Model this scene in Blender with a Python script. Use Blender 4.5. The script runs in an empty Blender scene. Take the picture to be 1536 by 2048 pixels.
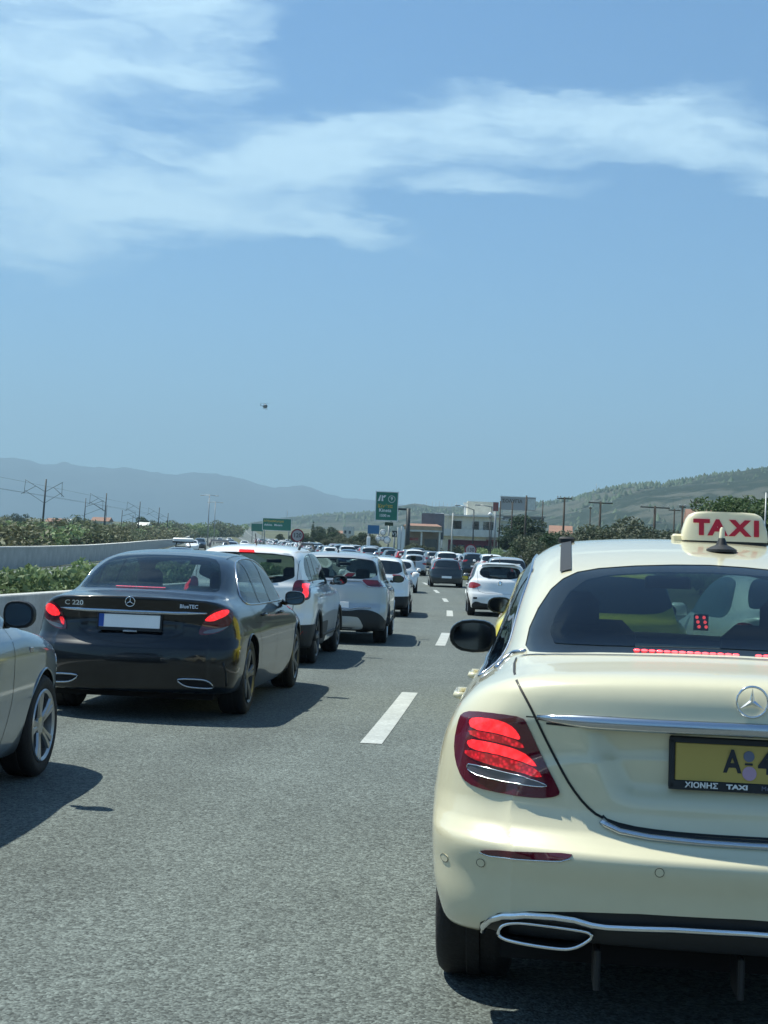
import bpy, math, random
import numpy as np
from mathutils import Vector, Matrix, noise

# ------------------------------------------------------------------ camera, sky, sun, exposure
scene = bpy.context.scene
COL = scene.collection
CAM_H, PITCH, ROLL = 1.42, math.radians(1.82), math.radians(2.2)
cam_data = bpy.data.cameras.new('camera')
cam_data.sensor_fit = 'VERTICAL'; cam_data.sensor_height = 36.0; cam_data.lens = 52.0
cam_data.clip_start = 0.1; cam_data.clip_end = 40000
cam = bpy.data.objects.new('camera', cam_data); COL.objects.link(cam)
F_ = Vector((0, math.cos(PITCH), math.sin(PITCH))); R0 = Vector((1, 0, 0)); U0 = R0.cross(F_)
R_ = R0*math.cos(ROLL) + U0*math.sin(ROLL); U_ = U0*math.cos(ROLL) - R0*math.sin(ROLL)
cam.matrix_world = Matrix(((R_.x, U_.x, -F_.x, 0), (R_.y, U_.y, -F_.y, 0), (R_.z, U_.z, -F_.z, CAM_H), (0, 0, 0, 1)))
scene.camera = cam

SUN_DIR = Vector((-0.50, 0.24, 1.0)).normalized()      # from the ground towards the sun
SUN_EL = math.asin(SUN_DIR.z); SUN_AZ = math.atan2(SUN_DIR.x, SUN_DIR.y)
sun_d = bpy.data.lights.new('sun', 'SUN'); sun_d.energy = 4.2; sun_d.angle = math.radians(0.53)
sun_d.color = (1.0, 0.99, 0.87)
sun = bpy.data.objects.new('sun', sun_d); COL.objects.link(sun)
sun.rotation_euler = SUN_DIR.to_track_quat('Z', 'Y').to_euler()
sun.location = (-20, 10, 40)

scene.render.engine = 'CYCLES'
scene.view_settings.view_transform = 'Standard'; scene.view_settings.look = 'None'
scene.view_settings.exposure = 0.88; scene.view_settings.gamma = 1.0
scene.view_settings.use_curve_mapping = False

world = bpy.data.worlds.new('World'); scene.world = world; world.use_nodes = True
def build_world():
    nt = world.node_tree; nt.nodes.clear()
    N = nt.nodes.new; L = nt.links.new
    out = N('ShaderNodeOutputWorld'); bg = N('ShaderNodeBackground'); bg.inputs[1].default_value = 0.11
    sky = N('ShaderNodeTexSky'); sky.sky_type = 'NISHITA'; sky.sun_disc = False
    sky.sun_elevation = SUN_EL; sky.sun_rotation = SUN_AZ
    sky.altitude = 50; sky.air_density = 1.0; sky.dust_density = 0.6; sky.ozone_density = 2.0
    tc = N('ShaderNodeTexCoord'); sp = N('ShaderNodeSeparateXYZ'); L(tc.outputs['Generated'], sp.inputs[0])
    def M(op, a, b=None, c=None, clamp=False):
        n = N('ShaderNodeMath'); n.operation = op; n.use_clamp = clamp
        for i, v in enumerate((a, b, c)):
            if v is None: continue
            if isinstance(v, (int, float)): n.inputs[i].default_value = v
            else: L(v, n.inputs[i])
        return n.outputs[0]
    az = M('ARCTAN2', sp.outputs[0], sp.outputs[1]); el = M('ARCSINE', sp.outputs[2])
    cv = N('ShaderNodeCombineXYZ'); L(az, cv.inputs[0]); L(el, cv.inputs[1])
    # slow warp so that the cloud sheets get torn, streaky edges
    wn = N('ShaderNodeTexNoise'); wn.inputs['Scale'].default_value = 9; wn.inputs['Detail'].default_value = 5
    wn.inputs['Roughness'].default_value = 0.6
    mp = N('ShaderNodeMapping'); mp.inputs['Scale'].default_value = (0.75, 2.6, 1); mp.inputs['Rotation'].default_value = (0, 0, -0.09)
    L(cv.outputs[0], mp.inputs[0]); L(mp.outputs[0], wn.inputs['Vector'])
    wsub = N('ShaderNodeVectorMath'); wsub.operation = 'SUBTRACT'; L(wn.outputs['Color'], wsub.inputs[0]); wsub.inputs[1].default_value = (.5, .5, .5)
    wmul = N('ShaderNodeVectorMath'); wmul.operation = 'MULTIPLY'; L(wsub.outputs[0], wmul.inputs[0]); wmul.inputs[1].default_value = (.15, .062, 0)
    wadd = N('ShaderNodeVectorMath'); wadd.operation = 'ADD'; L(cv.outputs[0], wadd.inputs[0]); L(wmul.outputs[0], wadd.inputs[1])
    W = wadd.outputs[0]
    # cloud sheets: azimuth, elevation (radians), half sizes, tilt, density
    blobs = [(-.215, .335, .150, .085, .0, .95), (-.235, .245, .135, .075, .1, .95), (-.26, .225, .14, .036, .10, .85),
             (-.06, .262, .150, .034, .10, .95), (.12, .285, .170, .036, .03, .95), (.25, .275, .100, .028, -.12, .80),
             (.08, .246, .085, .012, .03, .85), (-.08, .224, .12, .014, -.08, .90), (-.17, .215, .11, .018, .02, .55), (-.10, .345, .035, .02, 0, .3),
             (-.38, .26, .16, .07, .1, .8), (-.52, .33, .17, .05, .15, .6), (.44, .34, .13, .03, -.1, .4), (.05, .52, .2, .05, .1, .45), (-.3, .5, .22, .06, .1, .5)]
    tot = None
    for (a, e, sa, se, rot, den) in blobs:
        m = N('ShaderNodeMapping'); m.vector_type = 'TEXTURE'
        m.inputs['Location'].default_value = (a, e, 0); m.inputs['Rotation'].default_value = (0, 0, rot); m.inputs['Scale'].default_value = (sa, se, 1)
        L(W, m.inputs[0])
        ln = N('ShaderNodeVectorMath'); ln.operation = 'LENGTH'; L(m.outputs[0], ln.inputs[0])
        mr = N('ShaderNodeMapRange'); mr.interpolation_type = 'SMOOTHERSTEP'
        mr.inputs['From Min'].default_value = 1.35; mr.inputs['From Max'].default_value = 0.25
        mr.inputs['To Min'].default_value = 0; mr.inputs['To Max'].default_value = den
        L(ln.outputs['Value'], mr.inputs['Value'])
        tot = mr.outputs[0] if tot is None else M('MAXIMUM', M('MULTIPLY', M('ADD', tot, mr.outputs[0]), .0), M('SUBTRACT', 1.0, M('MULTIPLY', M('SUBTRACT', 1.0, tot), M('SUBTRACT', 1.0, mr.outputs[0]))))
    # texture inside the clouds
    n2 = N('ShaderNodeTexNoise'); n2.inputs['Scale'].default_value = 13; n2.inputs['Detail'].default_value = 10; n2.inputs['Roughness'].default_value = .62
    mp2 = N('ShaderNodeMapping'); mp2.inputs['Scale'].default_value = (.55, 2.3, 1); mp2.inputs['Rotation'].default_value = (0, 0, -.10)
    L(W, mp2.inputs[0]); L(mp2.outputs[0], n2.inputs['Vector'])
    tex = N('ShaderNodeMapRange'); tex.inputs['From Min'].default_value = .34; tex.inputs['From Max'].default_value = .60
    tex.inputs['To Min'].default_value = .30; tex.inputs['To Max'].default_value = 1.0; L(n2.outputs[0], tex.inputs['Value'])
    sm = N('ShaderNodeMapRange'); sm.interpolation_type = 'SMOOTHSTEP'; sm.inputs['From Min'].default_value = .24; sm.inputs['From Max'].default_value = 1.24; sm.inputs['To Max'].default_value = .88
    L(M('ADD', tot, M('MULTIPLY', M('SUBTRACT', n2.outputs[0], .5), 2.1)), sm.inputs['Value'])
    dens = M('MULTIPLY', sm.outputs[0], M('ADD', .78, M('MULTIPLY', tex.outputs[0], .22)))
    # the same thin cirrus goes on round the rest of the sky
    n3 = N('ShaderNodeTexNoise'); n3.inputs['Scale'].default_value = 3.2; n3.inputs['Detail'].default_value = 6
    mp3 = N('ShaderNodeMapping'); mp3.inputs['Scale'].default_value = (1, 1, 3.2); L(tc.outputs['Generated'], mp3.inputs[0]); L(mp3.outputs[0], n3.inputs['Vector'])
    c3 = N('ShaderNodeMapRange'); c3.inputs['From Min'].default_value = .54; c3.inputs['From Max'].default_value = .78; c3.inputs['To Max'].default_value = .5
    L(n3.outputs[0], c3.inputs['Value'])
    away = N('ShaderNodeMapRange'); away.inputs['From Min'].default_value = .35; away.inputs['From Max'].default_value = .75
    L(M('ADD', M('ABSOLUTE', az), M('MULTIPLY', M('ABSOLUTE', el), .6)), away.inputs['Value'])
    dens = M('ADD', dens, M('MULTIPLY', c3.outputs[0], away.outputs[0]), clamp=True)
    mix = N('ShaderNodeMix'); mix.data_type = 'RGBA'; L(dens, mix.inputs['Factor'])
    tint = N('ShaderNodeMix'); tint.data_type = 'RGBA'; tint.blend_type = 'MULTIPLY'; tint.inputs['Factor'].default_value = 1
    L(sky.outputs[0], tint.inputs['A']); tint.inputs['B'].default_value = (SKY_TINT[0], SKY_TINT[1], SKY_TINT[2], 1)
    L(tint.outputs['Result'], mix.inputs['A']); mix.inputs['B'].default_value = CLOUD
    L(mix.outputs['Result'], bg.inputs[0]); L(bg.outputs[0], out.inputs[0])
SKY_TINT = (0.35, 0.57, 0.72)
CLOUD = (3.9, 5.5, 6.5, 1)
build_world()

# ------------------------------------------------------------------ small helpers
def obj(name, mesh, mat=None, parent=None, loc=None, rot=None):
    o = bpy.data.objects.new(name, mesh); COL.objects.link(o)
    if mat is not None and mesh is not None:
        if not mesh.materials: mesh.materials.append(mat)
    if parent: o.parent = parent
    if loc is not None: o.location = loc
    if rot is not None: o.rotation_euler = rot
    return o
def tag(o, label=None, cat=None, group=None, kind=None):
    if label: o['label'] = label
    if cat: o['category'] = cat
    if group: o['group'] = group
    if kind: o['kind'] = kind
    return o
def empty(name, loc=(0, 0, 0), rz=0.0, label=None, cat=None, group=None):
    o = bpy.data.objects.new(name, None); COL.objects.link(o); o.empty_display_size = .3
    o.location = loc; o.rotation_euler = (0, 0, rz); return tag(o, label, cat, group)
KIDS = {}
def copy_tree(o, parent=None):
    c = o.copy(); COL.objects.link(c); c.parent = parent
    if parent is not None: c.matrix_parent_inverse = o.matrix_parent_inverse
    for ch in [k for k in ALLOBJ() if k.parent is o]: copy_tree(ch, c)
    return c
_cache = {}
def ALLOBJ(): return COL.objects
def children_of(o):
    if o.name not in _cache:
        _cache[o.name] = list(o.children)
    return _cache[o.name]
def copy_thing(o):
    c = o.copy(); COL.objects.link(c)
    for ch in children_of(o):
        d = ch.copy(); COL.objects.link(d); d.parent = c
        for g in children_of(ch):
            e = g.copy(); COL.objects.link(e); e.parent = d
    return c

def srgb(r, g, b):
    f = lambda c: (c/255/12.92) if c/255 <= .04045 else ((c/255+.055)/1.055)**2.4
    return (f(r), f(g), f(b), 1)
MAT = {}
def mat(name, col, rough=.5, metal=0.0, coat=0.0, spec=.5, emit=None, estr=0, trans=0, alpha=1, ior=1.45):
    m = bpy.data.materials.new(name); m.use_nodes = True
    b = m.node_tree.nodes['Principled BSDF']
    b.inputs['Base Color'].default_value = (*col[:3], 1); b.inputs['Roughness'].default_value = rough
    b.inputs['Metallic'].default_value = metal; b.inputs['Coat Weight'].default_value = coat; b.inputs['Coat Roughness'].default_value = .04
    b.inputs['Specular IOR Level'].default_value = spec; b.inputs['IOR'].default_value = ior
    b.inputs['Transmission Weight'].default_value = trans; b.inputs['Alpha'].default_value = alpha
    if emit: b.inputs['Emission Color'].default_value = (*emit[:3], 1); b.inputs['Emission Strength'].default_value = estr
    MAT[name] = m; return m
def noisy(m, scale=5, amount=.25, bump=0, bscale=None, detail=6, coords='Object', stretch=(1, 1, 1), rough_var=0, second=None):
    """multiply the base colour by a noise of the given contrast; optional bump"""
    nt = m.node_tree; N = nt.nodes.new; L = nt.links.new; b = nt.nodes['Principled BSDF']
    tc = N('ShaderNodeTexCoord'); mp = N('ShaderNodeMapping'); mp.inputs['Scale'].default_value = stretch
    L(tc.outputs[coords], mp.inputs[0])
    n = N('ShaderNodeTexNoise'); n.inputs['Scale'].default_value = scale; n.inputs['Detail'].default_value = detail
    L(mp.outputs[0], n.inputs['Vector'])
    mr = N('ShaderNodeMapRange'); mr.inputs['From Min'].default_value = .3; mr.inputs['From Max'].default_value = .7
    mr.inputs['To Min'].default_value = 1-amount; mr.inputs['To Max'].default_value = 1+amount; mr.clamp = False
    L(n.outputs[0], mr.inputs['Value'])
    fac = mr.outputs[0]
    if second:
        n2 = N('ShaderNodeTexNoise'); n2.inputs['Scale'].default_value = second[0]; n2.inputs['Detail'].default_value = 3
        L(mp.outputs[0], n2.inputs['Vector'])
        m2 = N('ShaderNodeMapRange'); m2.inputs['From Min'].default_value = .3; m2.inputs['From Max'].default_value = .7
        m2.inputs['To Min'].default_value = 1-second[1]; m2.inputs['To Max'].default_value = 1+second[1]
        L(n2.outputs[0], m2.inputs['Value'])
        mm = N('ShaderNodeMath'); mm.operation = 'MULTIPLY'; L(fac, mm.inputs[0]); L(m2.outputs[0], mm.inputs[1]); fac = mm.outputs[0]
    vm = N('ShaderNodeVectorMath'); vm.operation = 'SCALE'; vm.inputs[0].default_value = b.inputs['Base Color'].default_value[:3]
    L(fac, vm.inputs['Scale']); L(vm.outputs[0], b.inputs['Base Color'])
    if bump:
        nb = N('ShaderNodeTexNoise'); nb.inputs['Scale'].default_value = bscale or scale; nb.inputs['Detail'].default_value = 4
        L(mp.outputs[0], nb.inputs['Vector'])
        bp = N('ShaderNodeBump'); bp.inputs['Strength'].default_value = bump; bp.inputs['Distance'].default_value = .02
        L(nb.outputs[0], bp.inputs['Height']); L(bp.outputs[0], b.inputs['Normal'])
    if rough_var:
        mr2 = N('ShaderNodeMapRange'); r = b.inputs['Roughness'].default_value
        mr2.inputs['To Min'].default_value = r-rough_var; mr2.inputs['To Max'].default_value = r+rough_var
        L(n.outputs[0], mr2.inputs['Value']); L(mr2.outputs[0], b.inputs['Roughness'])
    return m
HAZE_D = 2.0e-4
HAZE_COL = (.46, .69, .86, 1)
# ------------------------------------------------------------------ geometry library (numpy)
#LIB-START
def tab(pairs):
    """monotone cubic through the given points, returned as a fast lookup"""
    x = np.array([p[0] for p in pairs], float); y = np.array([p[1] for p in pairs], float)
    h = np.diff(x); d = np.diff(y)/h; m = np.zeros_like(x)
    m[0] = d[0]; m[-1] = d[-1]
    for i in range(1, len(x)-1):
        if d[i-1]*d[i] > 0:
            w1 = 2*h[i]+h[i-1]; w2 = h[i]+2*h[i-1]; m[i] = (w1+w2)/(w1/d[i-1]+w2/d[i])
    X = np.linspace(x[0], x[-1], 700); k = np.clip(np.searchsorted(x, X)-1, 0, len(h)-1)
    t = (X-x[k])/h[k]
    Y = (2*t**3-3*t**2+1)*y[k]+(t**3-2*t**2+t)*h[k]*m[k]+(-2*t**3+3*t**2)*y[k+1]+(t**3-t**2)*h[k]*m[k+1]
    return lambda q: np.interp(q, X, Y)
def smax(a, b, k):
    h = np.maximum(k-np.abs(a-b), 0)/k; return np.maximum(a, b)+h*h*k*.25
def smin(a, b, k): return -smax(-a, -b, k)
def sstep(a, b, x):
    t = np.clip((x-a)/(b-a), 0, 1); return t*t*(3-2*t)

class Body:
    """an implicit car body: lower body and greenhouse, each an intersection of curved half spaces, blended"""
    def __init__(s, **k):
        s.L = k['L']; s.W = k['W']; s.H = k['H']
        for n in ('plan', 'sec', 'deck', 'rear', 'front', 'bot', 'roof', 'gw'): setattr(s, n, tab(k[n]))
        s.rc = k.get('rc', .2); s.rp = k.get('rp', 2.4); s.fc = k.get('fc', .35); s.crown = k.get('crown', .06); s.rcrown = k.get('rcrown', .05)
        s.tum = k.get('tum', .42); s.zb = k.get('zb', 1.0); s.k1 = k.get('k1', .12); s.kg = k.get('kg', .13); s.kb = k.get('kb', .05)
        s.kr = k.get('kr', .16); s.kt = k.get('kt', .06)
        s.mod = k.get('mod'); s.smod = k.get('smod'); s.zc = k.get('zc', .62)
        s.gtaper = k.get('gtaper', 0)
    def f(s, x, y, z):
        ax = np.abs(x); u = ax/s.W
        side = s.plan(y)*s.sec(z)
        if s.smod: side = side+s.smod(y, z)
        g_side = ax-side
        g_top = (z-(s.deck(y)-s.crown*u**2.2))*.97
        ry = s.rear(z)+s.rc*u**s.rp
        if s.mod: ry = ry+s.mod(ax, z)
        g_rear = (ry-y)*.9
        g_front = (y-(s.L-s.front(z)-s.fc*u**2.2))*.9
        g_bot = s.bot(y)-z
        a = smax(g_side, g_top, s.k1)
        b = smax(g_rear, g_top, s.kt)
        a = smax(a, b, .03)
        a = smax(a, smax(g_side, g_rear, s.kr), .02)
        a = smax(a, g_front, .14); a = smax(a, g_bot, .06)
        e = .02; r0 = s.roof(y); sl = (s.roof(y+e)-s.roof(y-e))/(2*e)
        g_r = (z-(r0-s.rcrown*(ax/.6)**2.2))/np.sqrt(1+np.minimum(sl*sl, 4))
        g_g = (ax-(s.gw(y)-s.tum*np.maximum(z-s.zb, -.10)))*.91
        g = smax(g_r, g_g, s.kg)
        g = np.maximum(g, np.maximum(np.maximum(g_rear, g_front), g_bot)+.02)
        return smin(a, g, s.kb)
    def solve(s, A, B, n=48, tmax=1.25):
        """first exit along A->B"""
        T = np.linspace(0, tmax, n); N = len(A); lo = np.zeros(N); hi = np.full(N, tmax); done = np.zeros(N, bool)
        D = B-A
        for i in range(1, n):
            idx = np.nonzero(~done)[0]
            if len(idx) == 0: break
            P = A[idx]+D[idx]*T[i]; v = s.f(P[:, 0], P[:, 1], P[:, 2])
            out = v > 0; j = idx[out]; hi[j] = T[i]; lo[j] = T[i-1]; done[j] = True
        for _ in range(13):
            mid = (lo+hi)/2; P = A+D*mid[:, None]; v = s.f(P[:, 0], P[:, 1], P[:, 2])
            o = v > 0; hi = np.where(o, mid, hi); lo = np.where(o, lo, mid)
        return A+D*((lo+hi)/2)[:, None]
    def mesh(s, xs, ys, zs):
        nx, ny, nz = len(xs), len(ys), len(zs)
        I = -np.ones((nx, ny, nz), int); m = np.zeros((nx, ny, nz), bool)
        m[0] = m[-1] = True; m[:, 0] = m[:, -1] = True; m[:, :, 0] = m[:, :, -1] = True
        idx = np.argwhere(m); I[m] = np.arange(len(idx))
        B = np.stack([xs[idx[:, 0]], ys[idx[:, 1]], zs[idx[:, 2]]], 1)
        c = np.array([0, s.L/2, s.zc]); sc = np.array([.35, (s.L/2-.8)/(s.L/2), .22])
        A = c+(B-c)*sc
        V = s.solve(A, B)
        Q = []
        def grid(J, flip):
            a, b, c_, d = J[:-1, :-1], J[1:, :-1], J[1:, 1:], J[:-1, 1:]
            q = np.stack([a, b, c_, d] if not flip else [a, d, c_, b], -1).reshape(-1, 4); Q.append(q)
        grid(I[:, 0, :], False); grid(I[:, -1, :], True)
        grid(I[0], True); grid(I[-1], False)
        grid(I[:, :, 0], True); grid(I[:, :, -1], False)
        F = np.concatenate(Q); F = np.concatenate([F, -np.ones((len(F), 4), int)], 1)
        return V, F
    def onto(s, P, direc, near):
        """project points P (N,3) along direc (towards the body) starting outside"""
        P = np.array(P, float); D = np.array(direc, float); N = len(P)
        lo = np.zeros(N); hi = np.full(N, near); T = np.linspace(0, near, 90); done = np.zeros(N, bool)
        for i in range(1, 90):
            idx = np.nonzero(~done)[0]
            if len(idx) == 0: break
            q = P[idx]+D*T[i]; v = s.f(q[:, 0], q[:, 1], q[:, 2]); j = idx[v < 0]; hi[j] = T[i]; lo[j] = T[i-1]; done[j] = True
        for _ in range(14):
            mid = (lo+hi)/2; q = P+D*mid[:, None]; v = s.f(q[:, 0], q[:, 1], q[:, 2]); ins = v < 0
            hi = np.where(ins, mid, hi); lo = np.where(ins, lo, mid)
        return P+D*hi[:, None]
    def normal(s, P):
        e = .004; g = []
        for a in range(3):
            d = np.zeros(3); d[a] = e
            q1 = P+d; q0 = P-d; g.append(s.f(q1[:, 0], q1[:, 1], q1[:, 2])-s.f(q0[:, 0], q0[:, 1], q0[:, 2]))
        g = np.stack(g, 1); return g/np.maximum(np.linalg.norm(g, axis=1), 1e-9)[:, None]

def chaikin(P, n=2, closed=True):
    P = [tuple(p) for p in P]
    for _ in range(n):
        Q = []; m = len(P)
        for i in range(m if closed else m-1):
            a, b = P[i], P[(i+1) % m]
            q1 = tuple(.75*u+.25*v for u, v in zip(a, b)); q2 = tuple(.25*u+.75*v for u, v in zip(a, b))
            Q += [q1, q2]
        if not closed: Q = [P[0]]+Q[1:-1]+[P[-1]]
        P = Q
    return P
def pfield(u, w, poly):
    """signed distance to a polygon, positive inside; cheap far away"""
    P = np.array(poly, float); d = np.full(len(u), -1.0)
    mg = .12
    sel = np.nonzero((u > P[:, 0].min()-mg) & (u < P[:, 0].max()+mg) & (w > P[:, 1].min()-mg) & (w < P[:, 1].max()+mg))[0]
    if len(sel) == 0: return d
    U = u[sel]; Wd = w[sel]; best = np.full(len(sel), 9.0); ins = np.zeros(len(sel), bool)
    for i in range(len(P)):
        a = P[i]; b = P[(i+1) % len(P)]; e = b-a; L2 = max(e@e, 1e-12)
        t = np.clip(((U-a[0])*e[0]+(Wd-a[1])*e[1])/L2, 0, 1)
        best = np.minimum(best, np.hypot(U-a[0]-t*e[0], Wd-a[1]-t*e[1]))
        c = (a[1] > Wd) != (b[1] > Wd)
        if abs(e[1]) > 1e-12: ins ^= c & (U < a[0]+(Wd-a[1])*e[0]/e[1])
    d[sel] = np.where(ins, best, -best); return d
def compact(V, F):
    used = np.unique(F[F >= 0]); mp = -np.ones(len(V)+1, int); mp[used] = np.arange(len(used))
    G = np.where(F >= 0, mp[F], -1); return V[used], G
def split(P, d):
    """-> (outside d<0, inside d>0); faces crossed by d=0 are cut exactly"""
    V, F = P; d = np.where(np.abs(d) < 1e-5, -1e-5, d)
    val = F >= 0; s = d[F] > 0
    anyp = (s & val).any(1); anyn = (~s & val).any(1); mix = anyp & anyn
    inn = F[anyp & ~anyn]; out = F[anyn & ~anyp]
    newV = []; cache = {}; base = len(V); fi = []; fo = []
    for f in F[mix]:
        f = [k for k in f if k >= 0]; a = []; b = []; n = len(f)
        for i in range(n):
            p, q = f[i], f[(i+1) % n]
            (a if d[p] > 0 else b).append(p)
            if (d[p] > 0) != (d[q] > 0):
                key = (p, q) if p < q else (q, p)
                if key not in cache:
                    t = d[p]/(d[p]-d[q]); cache[key] = base+len(newV); newV.append(V[p]+(V[q]-V[p])*t)
                a.append(cache[key]); b.append(cache[key])
        for lst, dst in ((a, fi), (b, fo)):
            if len(lst) >= 3:
                while len(lst) > 8:
                    dst.append(lst[:4]+[-1]*4); lst = [lst[0]]+lst[3:]
                dst.append(lst+[-1]*(8-len(lst)))
    V2 = np.concatenate([V, np.array(newV)]) if newV else V
    if fi: inn = np.concatenate([inn, np.array(fi)])
    if fo: out = np.concatenate([out, np.array(fo)])
    return compact(V2, out), compact(V2, inn)
def vnormals(V, F):
    n = np.zeros_like(V)
    a = V[F[:, 0]]; b = V[F[:, 1]]; c = V[F[:, 2]]; fn = np.cross(b-a, c-a)
    m = F[:, 3] >= 0; d = V[np.where(m, F[:, 3], F[:, 0])]; fn = np.where(m[:, None], np.cross(c-a, d-b), fn)
    for k in range(F.shape[1]):
        ok = F[:, k] >= 0; np.add.at(n, F[ok, k], fn[ok])
    return n/np.maximum(np.linalg.norm(n, axis=1), 1e-12)[:, None]
def lift(P, out=.0, rim=0.0):
    """offset a piece along its normals and give it a rim going back into the body"""
    V, F = P
    if len(V) == 0: return P
    n = vnormals(V, F); T = V+n*out
    if rim <= 0: return T, F
    ed = {}
    for f in F:
        g = [k for k in f if k >= 0]
        for i in range(len(g)):
            e = (g[i], g[(i+1) % len(g)])
            if (e[1], e[0]) in ed: del ed[(e[1], e[0])]
            else: ed[e] = 1
    top = {}; nv = []; base = len(T); nf = []
    def dup(k):
        if k not in top:
            top[k] = base+len(nv); nv.append(T[k]); nv.append(V[k]-n[k]*rim)
        return top[k]
    for (a, b) in ed:
        A, B = dup(a), dup(b); nf.append([b and B or B, A, A+1, B+1, -1, -1, -1, -1])
    return np.concatenate([T, np.array(nv)]), np.concatenate([F, np.array(nf)])
def tube(path, r, n=8, closed=False, flat=1.0):
    P = np.array(path, float); m = len(P); V = []; F = []
    for i in range(m):
        a = P[(i-1) % m] if (closed or i) else P[0]; b = P[(i+1) % m] if (closed or i < m-1) else P[-1]
        t = b-a; t /= max(np.linalg.norm(t), 1e-9)
        up = np.array([0, 0, 1.]) if abs(t[2]) < .9 else np.array([0, 1., 0]); s = np.cross(t, up); s /= np.linalg.norm(s); u = np.cross(s, t)
        rr = r[i] if hasattr(r, '__len__') else r
        for k in range(n):
            th = 2*math.pi*k/n; V.append(P[i]+s*rr*math.cos(th)+u*rr*flat*math.sin(th))
    for i in range(m if closed else m-1):
        j = (i+1) % m
        for k in range(n): F.append((i*n+k, j*n+k, j*n+(k+1) % n, i*n+(k+1) % n))
    if not closed: F.append(tuple(range(n))[::1]); F.append(tuple((m-1)*n+k for k in range(n))[::-1])
    return V, F
def lathe(prof, n=24, axis='x'):
    V = []; F = []; m = len(prof)
    for k in range(n):
        th = 2*math.pi*k/n; c, s = math.cos(th), math.sin(th)
        for (r, a) in prof: V.append((a, r*c, r*s) if axis == 'x' else (r*c, r*s, a))
    for k in range(n):
        j = (k+1) % n
        for i in range(m-1): F.append((k*m+i, k*m+i+1, j*m+i+1, j*m+i))
    return V, F
def box(cx, cy, cz, sx, sy, sz, ch=0.0):
    """box, or one with chamfered vertical and top edges"""
    x, y, z = sx/2, sy/2, sz/2
    if ch <= 0:
        V = [(cx+a*x, cy+b*y, cz+c*z) for c in (-1, 1) for (a, b) in ((-1, -1), (1, -1), (1, 1), (-1, 1))]
        return V, [(3, 2, 1, 0), (4, 5, 6, 7), (0, 1, 5, 4), (1, 2, 6, 5), (2, 3, 7, 6), (3, 0, 4, 7)]
    ring = [(-x+ch, -y), (x-ch, -y), (x, -y+ch), (x, y-ch), (x-ch, y), (-x+ch, y), (-x, y-ch), (-x, -y+ch)]
    k = [(max(0, 1-ch/x)), (max(0, 1-ch/y))]
    V = []
    for (zz, f) in ((-z, 1), (z-ch, 1), (z, 0)):
        for (a, b) in ring: V.append((cx+a*(1 if f else k[0]), cy+b*(1 if f else k[1]), cz+zz))
    F = [tuple(range(7, -1, -1)), tuple(range(16, 24))]
    for l in (0, 8):
        for i in range(8): F.append((l+i, l+(i+1) % 8, l+8+(i+1) % 8, l+8+i))
    return V, F
def join(*parts):
    V = []; F = []
    for (v, f) in parts:
        b = len(V); V += [tuple(p) for p in v]; F += [tuple(b+k for k in q) for q in f]
    return V, F
def xf(part, M=None, loc=(0, 0, 0), rz=0.0, sc=(1, 1, 1)):
    c, s = math.cos(rz), math.sin(rz); V = []
    for p in part[0]:
        x, y, z = p[0]*sc[0], p[1]*sc[1], p[2]*sc[2]; V.append((x*c-y*s+loc[0], x*s+y*c+loc[1], z+loc[2]))
    return V, part[1]
#LIB-END
def mk(name, part, m=None, parent=None, smooth=True, auto=None):
    V, F = part
    me = bpy.data.meshes.new(name)
    if isinstance(F, np.ndarray):
        me.from_pydata(V.tolist(), [], [[k for k in f if k >= 0] for f in F.tolist()])
    else: me.from_pydata([tuple(v) for v in V], [], F)
    if smooth:
        me.polygons.foreach_set('use_smooth', [True]*len(me.polygons))
        if auto: 
            try: me.set_sharp_from_angle(angle=math.radians(auto))
            except Exception: pass
    me.update()
    return obj(name, me, m, parent)
def cdt_patch(outline, s=.012, holes=()):
    """exact outline + inner points, triangulated"""
    from mathutils.geometry import delaunay_2d_cdt
    P = np.array(outline, float); pts = []; edges = []
    for lp in [outline]+list(holes):
        b = len(pts); q = []
        for i in range(len(lp)):
            a = np.array(lp[i], float); c = np.array(lp[(i+1) % len(lp)], float); n = max(1, int(np.linalg.norm(c-a)/s))
            for k in range(n): q.append(a+(c-a)*k/n)
        pts += q; edges += [(b+i, b+(i+1) % len(q)) for i in range(len(q))]
    gx = np.arange(P[:, 0].min(), P[:, 0].max(), s); gy = np.arange(P[:, 1].min(), P[:, 1].max(), s)
    G = np.array([(a, b) for a in gx for b in gy])
    if len(G):
        d = pfield(G[:, 0], G[:, 1], outline)
        for h in holes: d = np.minimum(d, -pfield(G[:, 0], G[:, 1], h))
        pts += [g for g in G[d > s*.45]]
    r = delaunay_2d_cdt([Vector((float(p[0]), float(p[1]))) for p in pts], edges, [], 1 if not holes else 2, 1e-6)
    V = np.array([[v.x, v.y] for v in r[0]]); F = [tuple(f) for f in r[2]]
    if holes:
        out = []
        for f in F:
            c = V[list(f)].mean(0)
            if all(pfield(np.array([c[0]]), np.array([c[1]]), h)[0] < 0 for h in holes) and pfield(np.array([c[0]]), np.array([c[1]]), outline)[0] > 0: out.append(f)
        F = out
    return V, F
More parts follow.
